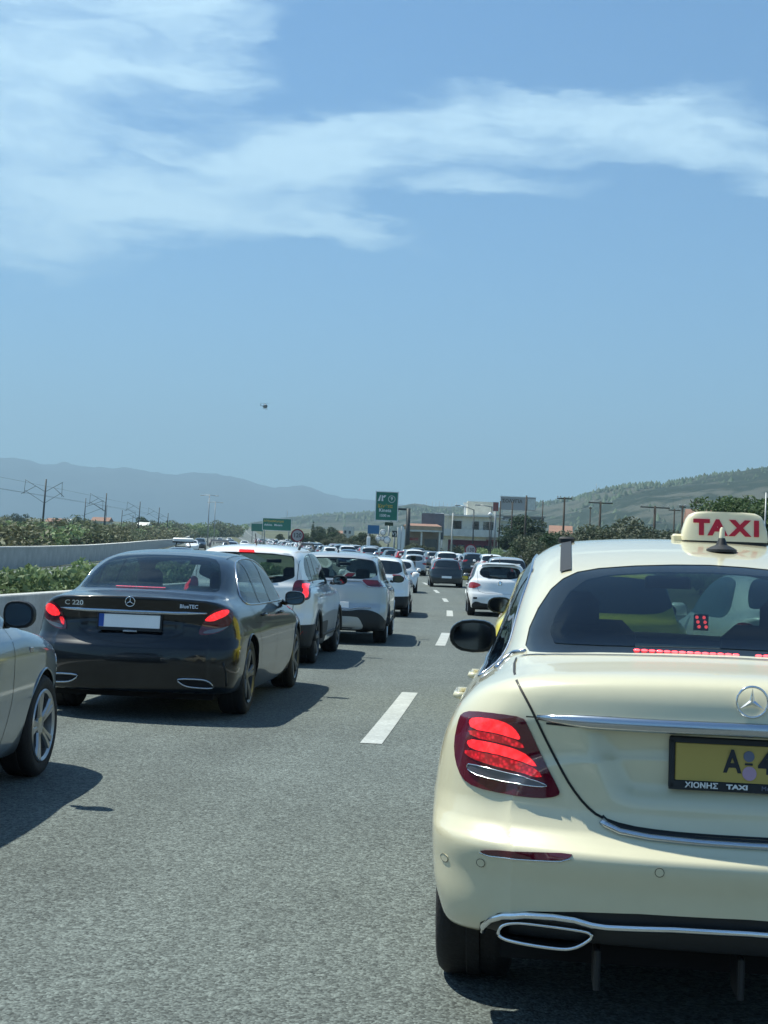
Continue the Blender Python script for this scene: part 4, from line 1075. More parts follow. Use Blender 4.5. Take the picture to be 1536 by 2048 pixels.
    pan = mk('reflection_panel', xf(box(-.060, .94, 1.245, .05, .012, .056, .004)), MAT['black_plastic'], root, smooth=False)  # made-up backing for the reflected dots
    mk('reflection_dots', join(*dots), MAT['led_red'], pan)['kind'] = 'stuff'
    # a light bag on the shelf and the rear view mirror on the windscreen
    mk('interior_mirror', xf(box(0, 3.02, 1.36, .22, .03, .06, .012)), MAT['black_plastic'], root, auto=40)
TAXI_STYLE = dict(R=.338, AR=.385, wy=(.97, 3.95), ys=ysT, ww=.245, inset=.012, rim='ten', alloy='alloy', extra=[taxi_extra], lip=True, ub=.27,
    cuts=[('rear_window', 'rear', T_INNER, 'window_glass', 0, 0), ('window_border', 'rear', T_GLASS, 'gloss_black', -.002, .006),
          ('windscreen', 'front', T_WS, 'clear_glass', 0, 0), ('side_window', 'side', T_DLO, 'window_glass', 0, 0),
          ('boot_lid', 'rear', T_LID, 'PAINT', .0002, .012),
          ('diffuser', 'rear', sym([(0, .452), (-.30, .446), (-.47, .434), (-.61, .417), (-.70, .395), (-.755, .35), (-.76, .30), (-.70, .2), (-.4, .1), (0, .1)]), 'black_plastic', -.010, .0)])
# ------------------------------------------------------------------ styles of the other vehicles
def simple_plate(y, z, m='plate_white', w=.52, x=0, tilt=.1, blue=True, h=.11):
    return lambda root, B, p, parts: plate_part(root, w, h, x, y, z, m, False, blue, tilt)
def side_trim(dlo, pillars, gaps, handles, mir, trim='satin_chrome', r=.006, lights=None, sill=None):
    def fn(root, B, p, parts):
        for sx in (-1, 1):
            if trim: mk('window_trim', tube_on(B, dlo, 'side', r, .002, side=sx, closed=True, n=5, s=.08), MAT[trim], root)
            for pth in pillars: mk('pillar_trim', ribbon(B, pth, 'side', .06, .004, side=sx), MAT['gloss_black'], root)
            for pth in gaps: mk('panel_gap', ribbon(B, pth, 'side', .006, .0008, side=sx), MAT['gap_black'], root)
            for (hy, hz) in handles:
                q = line_on(B, [(hy, hz)], 'side', sx)[0]
                mk('door_handle', tube([(q[0]-sx*.005, q[1], q[2]), (q[0]+sx*.03, q[1]+.025, q[2]), (q[0]+sx*.033, q[1]+.16, q[2]+.005), (q[0]-sx*.005, q[1]+.19, q[2]+.005)], [.012]*4, 6), p, root)
            if mir: mirror_unit(root, MAT[mir[3]] if mir[3] else p, sx*mir[0], mir[1], mir[2], .20, .14, .13, (sx*(mir[0]-.15), mir[1]+.08, mir[2]-.04), sx)
            if sill: mk('side_skirt', tube_on(B, sill, 'side', .035, -.012, side=sx, n=8), MAT['black_plastic'], root)
    return fn
def mini(*a):   # low detail extras for distant cars
    return []

S_GLASS = sym([(0, 1.085), (-.25, 1.085), (-.45, 1.08), (-.60, 1.075), (-.615, 1.09), (-.60, 1.16), (-.565, 1.24), (-.52, 1.31), (-.46, 1.355), (-.38, 1.372), (-.2, 1.380), (0, 1.383)])
S_DLO = chaikin([(1.05, .975), (1.08, 1.06), (1.20, 1.20), (1.42, 1.315), (1.75, 1.36), (2.2, 1.372), (2.6, 1.345), (2.95, 1.24), (3.35, 1.03), (3.38, .955), (2.4, .955), (1.3, .955)], 1)
S_WS = sym(chaikin([(0, 1.02), (-.48, 1.01), (-.64, 1.0), (-.60, 1.10), (-.52, 1.29), (-.44, 1.34), (0, 1.37)], 1, False))
S_LID = sym(chaikin([(0, .640), (-.16, .645), (-.30, .675), (-.40, .715), (-.47, .76), (-.515, .82), (-.555, .90), (-.61, .985), (-.655, 1.03), (-.62, 1.065), (-.45, 1.074), (0, 1.078)], 1, False))
S_LIGHT = chaikin([(-.555, .735), (-.60, .722), (-.69, .735), (-.77, .775), (-.815, .85), (-.815, .915), (-.775, .955), (-.70, .95), (-.645, .915), (-.60, .845)], 1)
def sedan_extra(root, B, p, parts):
    strip = sym([(0, .922), (-.50, .915), (-.62, .915), (-.545, .893), (-.42, .886), (0, .893)])
    cs = densify([(-.625, .908), (-.50, .905), (-.25, .907), (.25, .907), (.50, .905), (.625, .908)], .05)
    Q = line_on(B, cs, 'rear', 1, .006); rr = [.003+.010*min(1, (.66-abs(c[0]))*5) for c in cs]
    mk('chrome_strip', tube(Q, rr, 10, flat=1.35), MAT['satin_chrome'], root)
    for sx in (-1, 1):
        f = (lambda P: P) if sx < 0 else mirror_poly
        lg = mk('taillight', decal(B, f(S_LIGHT), 'rear', .006, .01, .02), MAT['maroon_lens'], root)
        lit = chaikin([(-.625, .845), (-.66, .90), (-.71, .935), (-.765, .935), (-.80, .90), (-.76, .855), (-.70, .83)], 1)
        if sx > 0: lit = chaikin([(-.60, .845), (-.635, .885), (-.70, .925), (-.765, .945), (-.79, .93), (-.775, .895), (-.72, .865), (-.66, .84)], 1)
        mk('brake_lens', decal(B, f(lit), 'rear', .008, .001, .015), MAT['lit_red_bright'], lg)
        if sx < 0: mk('brake_lens', decal(B, chaikin([(-.60, .83), (-.645, .83), (-.625, .775), (-.585, .755)], 1), 'rear', .008, .001, .015), MAT['lit_red'], lg)
        rev = chaikin([(-.59, .745), (-.64, .770), (-.74, .785), (-.795, .81), (-.765, .780), (-.69, .745), (-.62, .735)], 1)
        mk('reversing_lamp', decal(B, f(rev), 'rear', .008, .001, .015), MAT['clear_lens'], lg)
        ex = chaikin([(-.705, .300), (-.66, .348), (-.60, .360), (-.435, .362), (-.415, .348), (-.48, .300), (-.56, .288), (-.69, .282)], 1)
        ex = [(a*-sx, b) for a, b in ex]
        e = mk('exhaust_tip', tube_on(B, ex, 'rear', .009, .004, closed=True, s=.03), MAT['satin_chrome'], root)
        mk('exhaust_mouth', decal(B, ex if sx < 0 else ex[::-1], 'rear', .003, .004, .02), MAT['well_black'], e)
        mk('boot_shut', ribbon(B, [(a*-sx, b) for a, b in S_LID[:10]], 'rear', .006), MAT['gap_black'], root)
        # air curtain behind the rear wheel and crease on the bumper corner
        mk('bumper_vent', tube_on(B, [(-.80*-sx, .30), (-.80*-sx, .42), (-.775*-sx, .50)], 'rear', .012, -.002, n=6), MAT['black_plastic'], root)
    ring = [(.040*math.cos(t), .985+.040*math.sin(t)) for t in np.linspace(0, 2*math.pi, 25)[:-1]]
    y0 = float(line_on(B, [(0, .985)])[0][1])-.008
    em = mk('badge', tube([(a, y0, b) for a, b in ring], .0042, 6, True), MAT['chrome'], root)
    st = [tube([(0, y0, .985), (.038*math.cos(t), y0, .985+.038*math.sin(t))], [.0075, .002], 4) for t in (math.pi/2, math.pi*7/6, math.pi*11/6)]
    mk('badge_star', join(*st), MAT['chrome'], em)
    yy = .055
    mk('model_lettering', to_rear(text_mesh('C 220', .056, .002, .0012), -.49, float(line_on(B, [(-.47, .955)])[0][1])-.022, .957, .0, 1.15), MAT['chrome'], root, smooth=False)
    mk('model_lettering', to_rear(text_mesh('BlueTEC', .044, .002, .001), .49, float(line_on(B, [(.47, .957)])[0][1])-.024, .960, .0, 1.0), MAT['chrome'], root, smooth=False)
    mk('boot_catch', xf(box(0, .085, .74, .12, .02, .014, .004)), MAT['satin_chrome'], root, smooth=False)
    # number plate, brake strip in the window, roof seams
    plate_part(root, .52, .11, -.01, .098, .822, 'plate_white', True, True, .10)
    mk('high_brake_lamp', ribbon(B, [(-.26, 1.093), (.18, 1.093)], 'rear', .018, .008), MAT['lit_red'], root)
    for sx in (-1, 1): mk('roof_seam', ribbon(B, [(-.53*-sx, 1.45), (-.53*-sx, 2.0), (-.52*-sx, 2.7)], 'top', .012, .002), MAT['gloss_black'], root)
ysS = np.concatenate([np.arange(-.04, 1.3, .025), np.arange(1.3, 4.75, .045)])
SEDAN_STYLE = dict(R=.335, AR=.375, wy=(.95, 3.79), ys=ysS, ww=.235, rim='five', alloy='alloy_dark', ub=.22,
    extra=[cabin(.6, 1.15, 2.2, .98), sedan_extra, side_trim(S_DLO, [[(1.75, .96), (1.68, 1.35)], [(2.38, .96), (2.33, 1.37)]], [[(1.15, .94), (1.3, .8), (1.42, .6), (1.5, .35)], [(2.32, .94), (2.33, .3)], [(3.42, .95), (3.35, .6), (3.2, .3)], [(1.2, .80), (2.2, .76), (3.3, .74)]],
           [(1.52, .86), (2.55, .85)], (.96, 2.98, .985, None), 'satin_chrome', .009, sill=None)],
    cuts=[('rear_window', 'rear', S_GLASS, 'cabin_glass', .001, .0), ('windscreen', 'front', S_WS, 'clear_glass', .001, 0), ('side_window', 'side', S_DLO, 'cabin_glass', .001, .0),
          ('boot_lid', 'rear', S_LID, 'PAINT', .001, .01)])
# generic saloon seen from further away
def lights_at(poly, m='lit_red', fr=None, litpoly=None):
    def fn(root, B, p, parts):
        for sx in (-1, 1):
            f = (lambda P: P) if sx < 0 else mirror_poly
            lg = mk('taillight', decal(B, f(poly), 'rear', .006, .008, .03), MAT['maroon_lens' if litpoly else m], root)
            if litpoly: mk('brake_lens', decal(B, f(litpoly), 'rear', .009, .001, .025), MAT[m], lg)
    return fn
H_GLASS = sym([(0, 1.0), (-.28, 1.005), (-.45, 1.04), (-.54, 1.11), (-.55, 1.18), (-.51, 1.265), (-.45, 1.30), (-.25, 1.325), (0, 1.33)])
H_DLO = chaikin([(.42, 1.08), (.50, 1.20), (.75, 1.315), (1.2, 1.365), (1.7, 1.375), (2.1, 1.33), (2.5, 1.15), (2.85, .98), (2.7, .93), (1.7, .94), (.8, .97), (.50, 1.02)], 1)
H_WS = sym(chaikin([(0, 1.03), (-.46, 1.02), (-.60, 1.0), (-.57, 1.10), (-.50, 1.30), (-.42, 1.35), (0, 1.38)], 1, False))
H_LIGHT = chaikin([(-.825, .78), (-.815, .85), (-.78, .895), (-.70, .90), (-.57, .87), (-.50, .835), (-.55, .79), (-.64, .745), (-.76, .735), (-.83, .75)], 1)
H_BUMP = sym(chaikin([(0, .34), (-.45, .34), (-.62, .40), (-.72, .34), (-.74, .24), (-.6, .12), (0, .1)], 1, False))
def hatch_extra(root, B, p, parts):
    mk('wiper', tube_on(B, [(0, 1.03), (-.12, 1.05), (-.34, 1.07)], 'rear', .009, .012, n=5), MAT['black_plastic'], root)
    mk('tailgate_gap', ribbon(B, [(-.62, 1.2), (-.60, 1.02), (-.585, .92), (-.60, .78), (-.56, .66), (-.4, .62), (0, .61), (.4, .62), (.56, .66), (.60, .78), (.585, .92), (.60, 1.02), (.62, 1.2)], 'rear', .007, .001), MAT['gap_black'], root)
    mk('spoiler', xf(box(0, .36, 1.405, 1.06, .22, .03, .012)), p, root, auto=50)
    mk('badge', xf(box(0, .085, .90, .10, .02, .10, .03)), MAT['chrome'], root, auto=40)
    mk('aerial', tube([(0, 1.0, 1.44), (0, .86, 1.56)], [.012, .004], 6), MAT['black_plastic'], root)
HATCH_STYLE = dict(R=.305, AR=.345, wy=(.62, 3.21), ww=.20, rim='five', alloy='alloy', ub=.22,
    extra=[cabin(.4, .85, 1.75, .95, 1.15), hatch_extra, lights_at(H_LIGHT, 'red_lens'), simple_plate(.03, .50, tilt=.0), side_trim(H_DLO, [[(1.25, .94), (1.2, 1.38)]], [[(1.22, .93), (1.22, .3)], [(2.65, .93), (2.6, .3)], [(.62, .98), (.85, .78), (1.0, .3)]], [(1.35, .84)], (.90, 2.35, .98, 'gloss_black'), None)],
    cuts=[('rear_window', 'rear', H_GLASS, 'cabin_glass', .001, .0), ('windscreen', 'front', H_WS, 'clear_glass', .001, 0), ('side_window', 'side', H_DLO, 'cabin_glass', .001, .0),
          ('lower_bumper', 'rear', H_BUMP, 'black_plastic', .002, .01)])
# boxy white off-roader: big square lights, sloping lower window edge, black lower bumper
U_GLASS = sym([(0, 1.12), (-.35, 1.125), (-.46, 1.14), (-.61, 1.205), (-.625, 1.23), (-.60, 1.46), (-.585, 1.50), (-.3, 1.53), (0, 1.535)])
U_DLO = chaikin([(.55, 1.21), (.58, 1.38), (.78, 1.50), (1.4, 1.545), (2.0, 1.545), (2.3, 1.50), (2.62, 1.30), (2.86, 1.14), (2.5, 1.09), (1.5, 1.09), (.9, 1.12)], 1)
U_WS = sym(chaikin([(0, 1.17), (-.50, 1.16), (-.66, 1.14), (-.62, 1.28), (-.56, 1.50), (-.5, 1.55), (0, 1.59)], 1, False))
U_BUMP = sym([(0, .56), (-.5, .56), (-.86, .575), (-.95, .58), (-.95, .1), (0, .1)])
U_LIGHT = chaikin([(-.835, .95), (-.80, 1.14), (-.765, 1.175), (-.66, 1.18), (-.615, 1.13), (-.61, .95), (-.65, .905), (-.79, .90)], 2)
def duster_extra(root, B, p, parts):
    for sx in (-1, 1):
        f = (lambda P: P) if sx < 0 else mirror_poly
        lg = mk('taillight', decal(B, f(U_LIGHT), 'rear', .010, .01, .025), MAT['maroon_lens'], root)
        lit = chaikin([(-.81, .96), (-.785, 1.12), (-.735, 1.14), (-.72, 1.09), (-.75, 1.05), (-.73, 1.00), (-.72, .95), (-.76, .93)], 1)
        mk('brake_lens', decal(B, f(lit), 'rear', .013, .001, .02), MAT['lit_red_bright'], lg)
        rl = chaikin([(-.80, .44), (-.56, .44), (-.54, .49), (-.80, .50)], 1)
        mk('reflector', decal(B, f(rl), 'rear', .012, .004, .03), MAT['red_lens'], root)
        mk('roof_rail', tube([(sx*.60, .75, 1.60), (sx*.61, .85, 1.68), (sx*.61, 2.1, 1.69), (sx*.61, 2.25, 1.62)], .020, 8), MAT['grey_plastic'], root)
        mk('tailgate_gap', ribbon(B, [(-.66*-sx, 1.45), (-.66*-sx, 1.2), (-.64*-sx, .93), (-.62*-sx, .62)], 'rear', .008, .001), MAT['gap_black'], root)
        mk('wheel_arch_cladding', join(*[tube([(sx*(W_+.004), yc+.385*math.cos(t), .36+.385*math.sin(t)) for t in np.linspace(-.05, math.pi+.05, 18)], .028, 6) for (yc, W_) in ((.86, .875), (3.50, .865))]), MAT['black_plastic'], root)
    mk('high_brake_lamp', xf(box(-.02, .285, 1.555, .20, .03, .035, .008)), MAT['lit_red_bright'], root, smooth=False)
    mk('aerial', tube([(0, .95, 1.64), (0, .80, 1.80)], [.011, .005], 6), MAT['black_plastic'], root)
    mk('wiper', tube_on(B, [(.02, 1.15), (.2, 1.18), (.38, 1.2)], 'rear', .010, .014, n=5), MAT['black_plastic'], root)
    mk('bumper_sill', xf(box(0, .03, .40, .9, .04, .05, .01)), MAT['grey_plastic'], root, auto=40)
DUSTER_STYLE = dict(R=.355, AR=.39, wy=(.86, 3.50), ww=.235, rim='five', alloy='alloy_dark', ub=.30, lipmat='black_plastic',
    extra=[cabin(.4, .95, 1.95, 1.08), duster_extra, simple_plate(.06, .80, tilt=.05), side_trim(U_DLO, [[(1.42, 1.10), (1.40, 1.55)], [(.92, 1.12), (.95, 1.5)]], [[(.85, 1.1), (1.05, .8), (1.3, .5), (1.35, .35)], [(1.72, 1.08), (1.72, .35)], [(2.75, 1.09), (2.75, .35)]],
           [(1.18, .98), (1.95, .98)], (.97, 2.60, 1.16, 'black_plastic'), None, sill=[(1.3, .38), (3.0, .38)])],
    cuts=[('rear_window', 'rear', U_GLASS, 'cabin_glass', .001, .0), ('windscreen', 'front', U_WS, 'clear_glass', .001, 0), ('side_window', 'side', U_DLO, 'cabin_glass', .001, .0),
          ('lower_bumper', 'rear', U_BUMP, 'black_plastic', .012, .012)])
# silver crossover: wraparound dark rear window, slim lamps right under it, skid plate
C_GLASS = sym([(0, 1.17), (-.45, 1.17), (-.60, 1.19), (-.70, 1.25), (-.70, 1.32), (-.655, 1.47), (-.60, 1.51), (-.3, 1.54), (0, 1.545)])
C_LIGHT = chaikin([(-.79, 1.15), (-.60, 1.16), (-.44, 1.165), (-.50, 1.10), (-.56, 1.045), (-.72, 1.035), (-.82, 1.045), (-.815, 1.10)], 1)
C_BUMP = sym(chaikin([(0, .60), (-.30, .60), (-.42, .63), (-.62, .62), (-.78, .55), (-.86, .42), (-.95, .40), (-.95, .1), (0, .1)], 1, False))
def cross_extra(root, B, p, parts):
    skid = sym(chaikin([(0, .50), (-.38, .50), (-.44, .47), (-.52, .30), (-.40, .28), (0, .28)], 1, False))
    mk('skid_plate', decal(B, skid, 'rear', .016, .006, .04), MAT['silver_paint'], root, auto=35)
    mk('bumper_trim', tube_on(B, [(-.62, .665), (-.42, .66), (-.3, .635), (.3, .635), (.42, .66), (.62, .665)], 'rear', .012, .006, n=6), MAT['satin_chrome'], root)
    mk('lamp_trim', tube_on(B, [(-.84, 1.03), (-.56, 1.03), (-.44, 1.13), (.44, 1.13), (.56, 1.03), (.84, 1.03)], 'rear', .010, .008, n=6), MAT['satin_chrome'], root)
    for sx in (-1, 1):
        mk('roof_rail', tube([(sx*.62, .6, 1.61), (sx*.63, .75, 1.67), (sx*.63, 2.1, 1.68), (sx*.62, 2.3, 1.60)], .016, 8), MAT['satin_chrome'], root)
        mk('wheel_arch_cladding', join(*[tube([(sx*(W_+.004), yc+.37*math.cos(t), .345+.37*math.sin(t)) for t in np.linspace(-.05, math.pi+.05, 18)], .022, 6) for (yc, W_) in ((.86, .875), (3.50, .865))]), MAT['black_plastic'], root)
    mk('aerial', xf(lathe([(.035, 0), (.022, .02), (.008, .06), (0, .062)], 10, 'z'), loc=(0, .75, 1.62), sc=(1, 2.2, 1)), MAT['gloss_black'], root)
    st = mk('speed_sticker', to_rear(join(box(0, 0, 0, .16, .15, .006)), -.02, .075, .93, .08), MAT['black_plastic'], root, smooth=False)
    mk('sticker_digits', to_rear(text_mesh('77', .12, .001, .004), -.02, .066, .93, .08), MAT['letter_white'], st, smooth=False)
CROSS_STYLE = dict(R=.34, AR=.375, wy=(.86, 3.50), ww=.225, rim='five', alloy='alloy', ub=.28,
    extra=[cabin(.4, .95, 1.95, 1.08), cross_extra, lights_at(C_LIGHT, 'maroon_lens'), simple_plate(.02, .70, tilt=.0), side_trim(U_DLO, [[(1.42, 1.10), (1.40, 1.55)]], [[(.95, 1.08), (1.3, .5), (1.35, .35)], [(1.72, 1.08), (1.72, .35)], [(2.75, 1.09), (2.75, .35)]],
           [(1.18, .98), (1.95, .98)], (.97, 2.60, 1.16, 'gloss_black'), 'satin_chrome', sill=[(1.3, .36), (3.0, .36)])],
    cuts=[('rear_window', 'rear', C_GLASS, 'cabin_glass', .001, .0), ('windscreen', 'front', U_WS, 'clear_glass', .001, 0), ('side_window', 'side', U_DLO, 'cabin_glass', .001, .0),
          ('lower_bumper', 'rear', C_BUMP, 'black_plastic', .010, .012)])
G_LIGHT = chaikin([(-.64, .92), (-.78, .92), (-.74, 1.05), (-.665, 1.26), (-.62, 1.30), (-.59, 1.26), (-.62, 1.10)], 1)   # tall corner lamps
G_GLASS = sym([(0, 1.03), (-.40, 1.035), (-.53, 1.06), (-.55, 1.15), (-.51, 1.28), (-.45, 1.31), (-.25, 1.325), (0, 1.33)])
def low_extra(root, B, p, parts): pass
def far_style(glass, light, lm, dlo=H_DLO, ws=H_WS, wy=(.62, 3.21), R=.305, bump=None, mir=(.90, 2.35, .98), lit=True, H=1.45):
    def fn(root, B, p, parts):
        for sx in (-1, 1):
            q = mir; mk('mirror', xf(box(sx*q[0], q[1], q[2], .19, .12, .14, .04)), p, root, auto=60)
    cuts = [('rear_window', 'rear', glass, 'tinted_glass', .001, .005), ('windscreen', 'front', ws, 'tinted_glass', .001, 0), ('side_window', 'side', dlo, 'tinted_glass', .001, .0)]
    if bump: cuts.append(('lower_bumper', 'rear', bump, 'black_plastic', .004, .0))
    hl = chaikin([(-.80, .62), (-.78, .74), (-.52, .70), (-.50, .62)], 1)
    if H > 1.5: hl = [(a, b+.14) for a, b in hl]
    def hf(root, B, p, parts):
        for sx in (-1, 1):
            f = (lambda P: P) if sx < 0 else mirror_poly
            mk('headlight', decal(B, f(hl), 'front', .006, .006, .06), MAT['headlamp_lens'], root)
    def tf(root, B, p, parts):
        for sx in (-1, 1):
            f = (lambda P: P) if sx < 0 else mirror_poly
            mk('taillight', decal(B, f(light), 'rear', .006, .006, .06), MAT[lm], root)
    def pf(root, B, p, parts):
        mk('number_plate', xf(box(0, -.0 if H < 1.5 else .03, .52 if H < 1.5 else .72, .50, .02, .11)), MAT['plate_white'], root, smooth=False)
    return dict(R=R, AR=R+.04, wy=wy, ww=.20, rim='five', alloy='alloy', cuts=cuts, extra=[fn, hf, tf, pf], lip=False)

# ------------------------------------------------------------------ the near vehicles, one by one
taxi, taxi_parts = vehicle('taxi', 'cream taxi with a red-lettered roof sign, closest car on the right', 'taxi', TAXI, TAXI_STYLE, 'cream_paint', TAXI_POS, 0, .012)
black, _ = vehicle('saloon_car', 'black saloon with a star badge and oval chrome exhausts, brake lights lit, white number plate', 'car', SEDAN, SEDAN_STYLE, 'black_paint', SEDAN_POS, 0, .024)
DUSTER_POS = (-1.76, 18.9, .075); CROSS_POS = (-.78, 24.3, .045); CLIO_POS = (3.15, 39.2, .04); WX_POS = (-.20, 36.5, .05); FOCUS_POS = (3.3, 75, .0)
YEL_POS = (1.88, 13.0, .09); SILVER_POS = (-3.12, 6.0, .07); MPV = HATCH
duster, _ = vehicle('off_road_car', 'white high-riding car with square glowing lamps, just ahead of the black saloon', 'car', SUV, DUSTER_STYLE, 'white_paint', DUSTER_POS, 0, .032)
cross, _ = vehicle('crossover_car', 'silver crossover with a wide dark rear window and a black 77 sticker', 'car', SUV, CROSS_STYLE, 'silver_paint', CROSS_POS, 0, .034)
duster.scale = (1, 1, .94); cross.scale = (1, 1, .92)
clio, _ = vehicle('hatchback_car', 'white hatchback with dull red lamps in the right lane, left of the taxi mirror', 'car', HATCH, HATCH_STYLE, 'white_paint', CLIO_POS, 0, .036)
# white crossover coupe, rear quarter only visible
FH = far_style(H_GLASS, H_LIGHT, 'red_lens', bump=H_BUMP); FG = far_style(G_GLASS, G_LIGHT, 'lit_red'); FS = far_style(C_GLASS, C_LIGHT, 'red_lens', U_DLO, U_WS, (.86, 3.50), .34, U_BUMP, (.97, 2.6, 1.16), H=1.6)
FD = far_style(S_GLASS, S_LIGHT, 'red_lens', S_DLO, S_WS, (.95, 3.79), .33, None, (.96, 2.98, .99))
whitex, _ = vehicle('crossover_car', 'white crossover whose right rear shows just past the silver crossover', 'car', SUV, dict(FS, cuts=[c for c in FS['cuts']]), 'white_paint', WX_POS, 0, .045)
whitex.scale = (1, 1, .90)
focus, _ = vehicle('hatchback_car', 'dark hatchback with tall corner lamps and a bare rear bumper, ahead between the lanes', 'car', HATCH, dict(far_style(G_GLASS, G_LIGHT, 'red_lens', H_DLO), AR=.345), 'dark_paint', FOCUS_POS, float(rz(75)), .045)
small, _ = vehicle('small_car', 'dark grey small car half hidden by the white hatchback, one brake lamp bright', 'car', HATCH, FG, 'grey_paint', (2.85+.87, 49, .045), 0, .05)
van, _ = vehicle('estate_car', 'pale silver car with dark roof rails, its roof showing above the white hatchback', 'car', SUV, FS, 'silver_paint', (4.75, 56, .04), .03, .05)
for s_ in (-1, 1): mk('roof_rail', tube([(s_*.55, .7, 1.64), (s_*.56, .9, 1.70), (s_*.56, 2.1, 1.70), (s_*.55, 2.2, 1.62)], .02, 6), MAT['black_plastic'], van)
# yellow cab ahead of the cream taxi
yel, _ = vehicle('taxi', 'yellow taxi hidden ahead of the cream one, only a yellow sliver and black mirror showing', 'taxi', SUV, dict(FS, cuts=FS['cuts'][:2], extra=[FS['extra'][1]]), 'yellow_paint', YEL_POS, 0, .05)
for s_ in (-1, 1): mirror_unit(yel, MAT['gloss_black'], s_*.86, 2.55, 1.13, .24, .19, .14, (s_*.74, 2.62, 1.08), s_)
yel.scale = (1, 1, .87)
green, _ = vehicle('saloon_car', 'pale saloon on the hard shoulder, seen through the windows of the cream taxi', 'car', SEDAN, FD, 'white_paint', (4.15, 13.6, .05), 0, .05)
# silver car cut by the left edge
def hatchA_extra(root, B, p, parts):
    mirror_unit(root, MAT['black_plastic'], .93, 2.38, 1.03, .175, .150, .13, (.82, 2.46, .97), 1)
    mk('side_repeater', xf(box(0, 0, 0, .012, .06, .03, .004), loc=tuple(line_on(B, [(2.92, .80)], 'side', 1)[0])), MAT['clear_lens'], root, smooth=False)
    for sx in (-1, 1):
        for pth in ([(2.62, .95), (2.58, .6), (2.50, .28)], [(1.55, .93), (1.55, .28)]): mk('panel_gap', ribbon(B, pth, 'side', .006, .0008, side=sx), MAT['gap_black'], root)
        hl = chaikin([(-.82, .62), (-.80, .76), (-.56, .72), (-.50, .62), (-.66, .56)], 2)
        mk('headlight', decal(B, hl if sx < 0 else mirror_poly(hl), 'front', .006, .006, .03), MAT['headlamp_lens'], root)
SA = dict(FH, rim='five', AR=.350, R=.315, wy=(.62, 3.24), ww=.205, inset=.02, lip=True, extra=[hatchA_extra])
silver, _ = vehicle('hatchback_car', 'silver car cut off by the left edge, only black mirror and front wheel showing', 'car', MPV, SA, 'greyblue_paint', SILVER_POS, 0, .028)

# ---- the long queue: three prototypes, copied with their own paint
PAINTS = ['white_paint']*9+['silver_paint']*5+['grey_paint']*3+['dark_paint']*4+['greyblue_paint']*2+['red_paint', 'blue_paint', 'beige_paint']
WORD = {'white_paint': 'white', 'silver_paint': 'silver', 'grey_paint': 'grey', 'dark_paint': 'dark', 'greyblue_paint': 'blue-grey', 'red_paint': 'red', 'blue_paint': 'blue', 'beige_paint': 'beige', 'black_paint': 'black'}
protos = {}
for nm, B, st in (('hatch', HATCH, FH), ('suv', SUV, FS), ('saloon', SEDAN, FD), ('corner', HATCH, FG)):
    r, _p = vehicle('queue_car', 'x', 'car', B, st, 'white_paint', (0, -500, 0), 0, .075); protos[nm] = r
for nm, r in protos.items(): children_of(r); [children_of(c) for c in children_of(r)]
used = set()
def queue_car(kind, paint, x, y, z, h, label, group='cars queuing on the motorway', flip=False, pitch=0.0, name='queue_car'):
    if kind not in used: o = protos[kind]; used.add(kind)
    else: o = copy_thing(protos[kind])
    o.name = name; o.location = (x, y, z); o.rotation_euler = (pitch, 0, -h+(math.pi if flip else 0)); o['label'] = label; o['group'] = group
    for ch in (list(children_of(protos[kind])) if o is protos[kind] else [c for c in COL.objects if c.parent is o]) if False else o.children:
        if ch.data and ch.data.materials and ch.data.materials[0] and ch.data.materials[0].name.endswith('_paint'):
            ch.material_slots[0].link = 'OBJECT'; ch.material_slots[0].material = MAT[paint]
    return o
def qat(kind, paint, y, off, label, group='cars queuing on the motorway', flip=False):
    p = road_pt(y, off); pt = math.atan2(float(rz(y+5))-float(rz(y)), 5)
    return queue_car(kind, paint, p[0], p[1], p[2], rh(y), label, group, flip, pt if not flip else -pt)
spec = [('hatch', 'silver_paint', 100, .4, 'silver hatchback peeking out left of the dark hatchback with tall corner lamps'),
        ('suv', 'silver_paint', 128, -.9, 'silver car with a dark rear window straddling the lane line, left of the dark hatchback'),
        ('suv', 'white_paint', 139, -2.0, 'white car directly behind and left of the silver one straddling the lane line'),
        ('hatch', 'white_paint', 142, -3.4, 'white hatchback second left of the silver car straddling the lane line'),
        ('saloon', 'blue_paint', 118, -3.3, 'blue-grey saloon roof showing above the white crossover in the middle lane'),
        ('suv', 'white_paint', 108, 3.4, 'white car just right of the dark hatchback with tall corner lamps'),
        ('suv', 'dark_paint', 104, 4.9, 'dark car above the white hatchback in the right lane'),
        ('hatch', 'white_paint', 63, -1.8, 'white car roof above the silver crossover, next ahead in the middle lane'),
        ('saloon', 'dark_paint', 84, -2.2, 'dark saloon roof further ahead in the middle lane')]
for s_ in spec: qat(*s_)
# the queue goes on unseen behind the viewpoint, added to show in the paint ahead
for (kd, pt, y, off, lab) in [('suv', 'dark_paint', -4.9, 1.25, 'unseen dark tall car added behind the viewpoint, standing in for the camera car'), ('hatch', 'grey_paint', -12, 1.6, 'grey hatchback second behind the viewpoint in the right lane'), ('saloon', 'silver_paint', -19, 1.8, 'silver saloon third behind the viewpoint in the right lane'),  # dark one added in place of the camera car, blocks bounce onto the taxi
        ('suv', 'white_paint', -2.5, -1.9, 'white tall car behind the silver one at the left edge, in the middle lane'), ('hatch', 'dark_paint', -9.5, -1.8, 'dark hatchback behind the white tall car in the middle lane'), ('saloon', 'blue_paint', -16.5, -1.7, 'blue saloon well behind in the middle lane')]:
    p = road_pt(y, off); queue_car(kd, pt, p[0], p[1], 0, .088, lab)
rq = random.Random(11); n = 0
LN = [(-1.85, 150), (1.75, 118), (5.4, 92)]
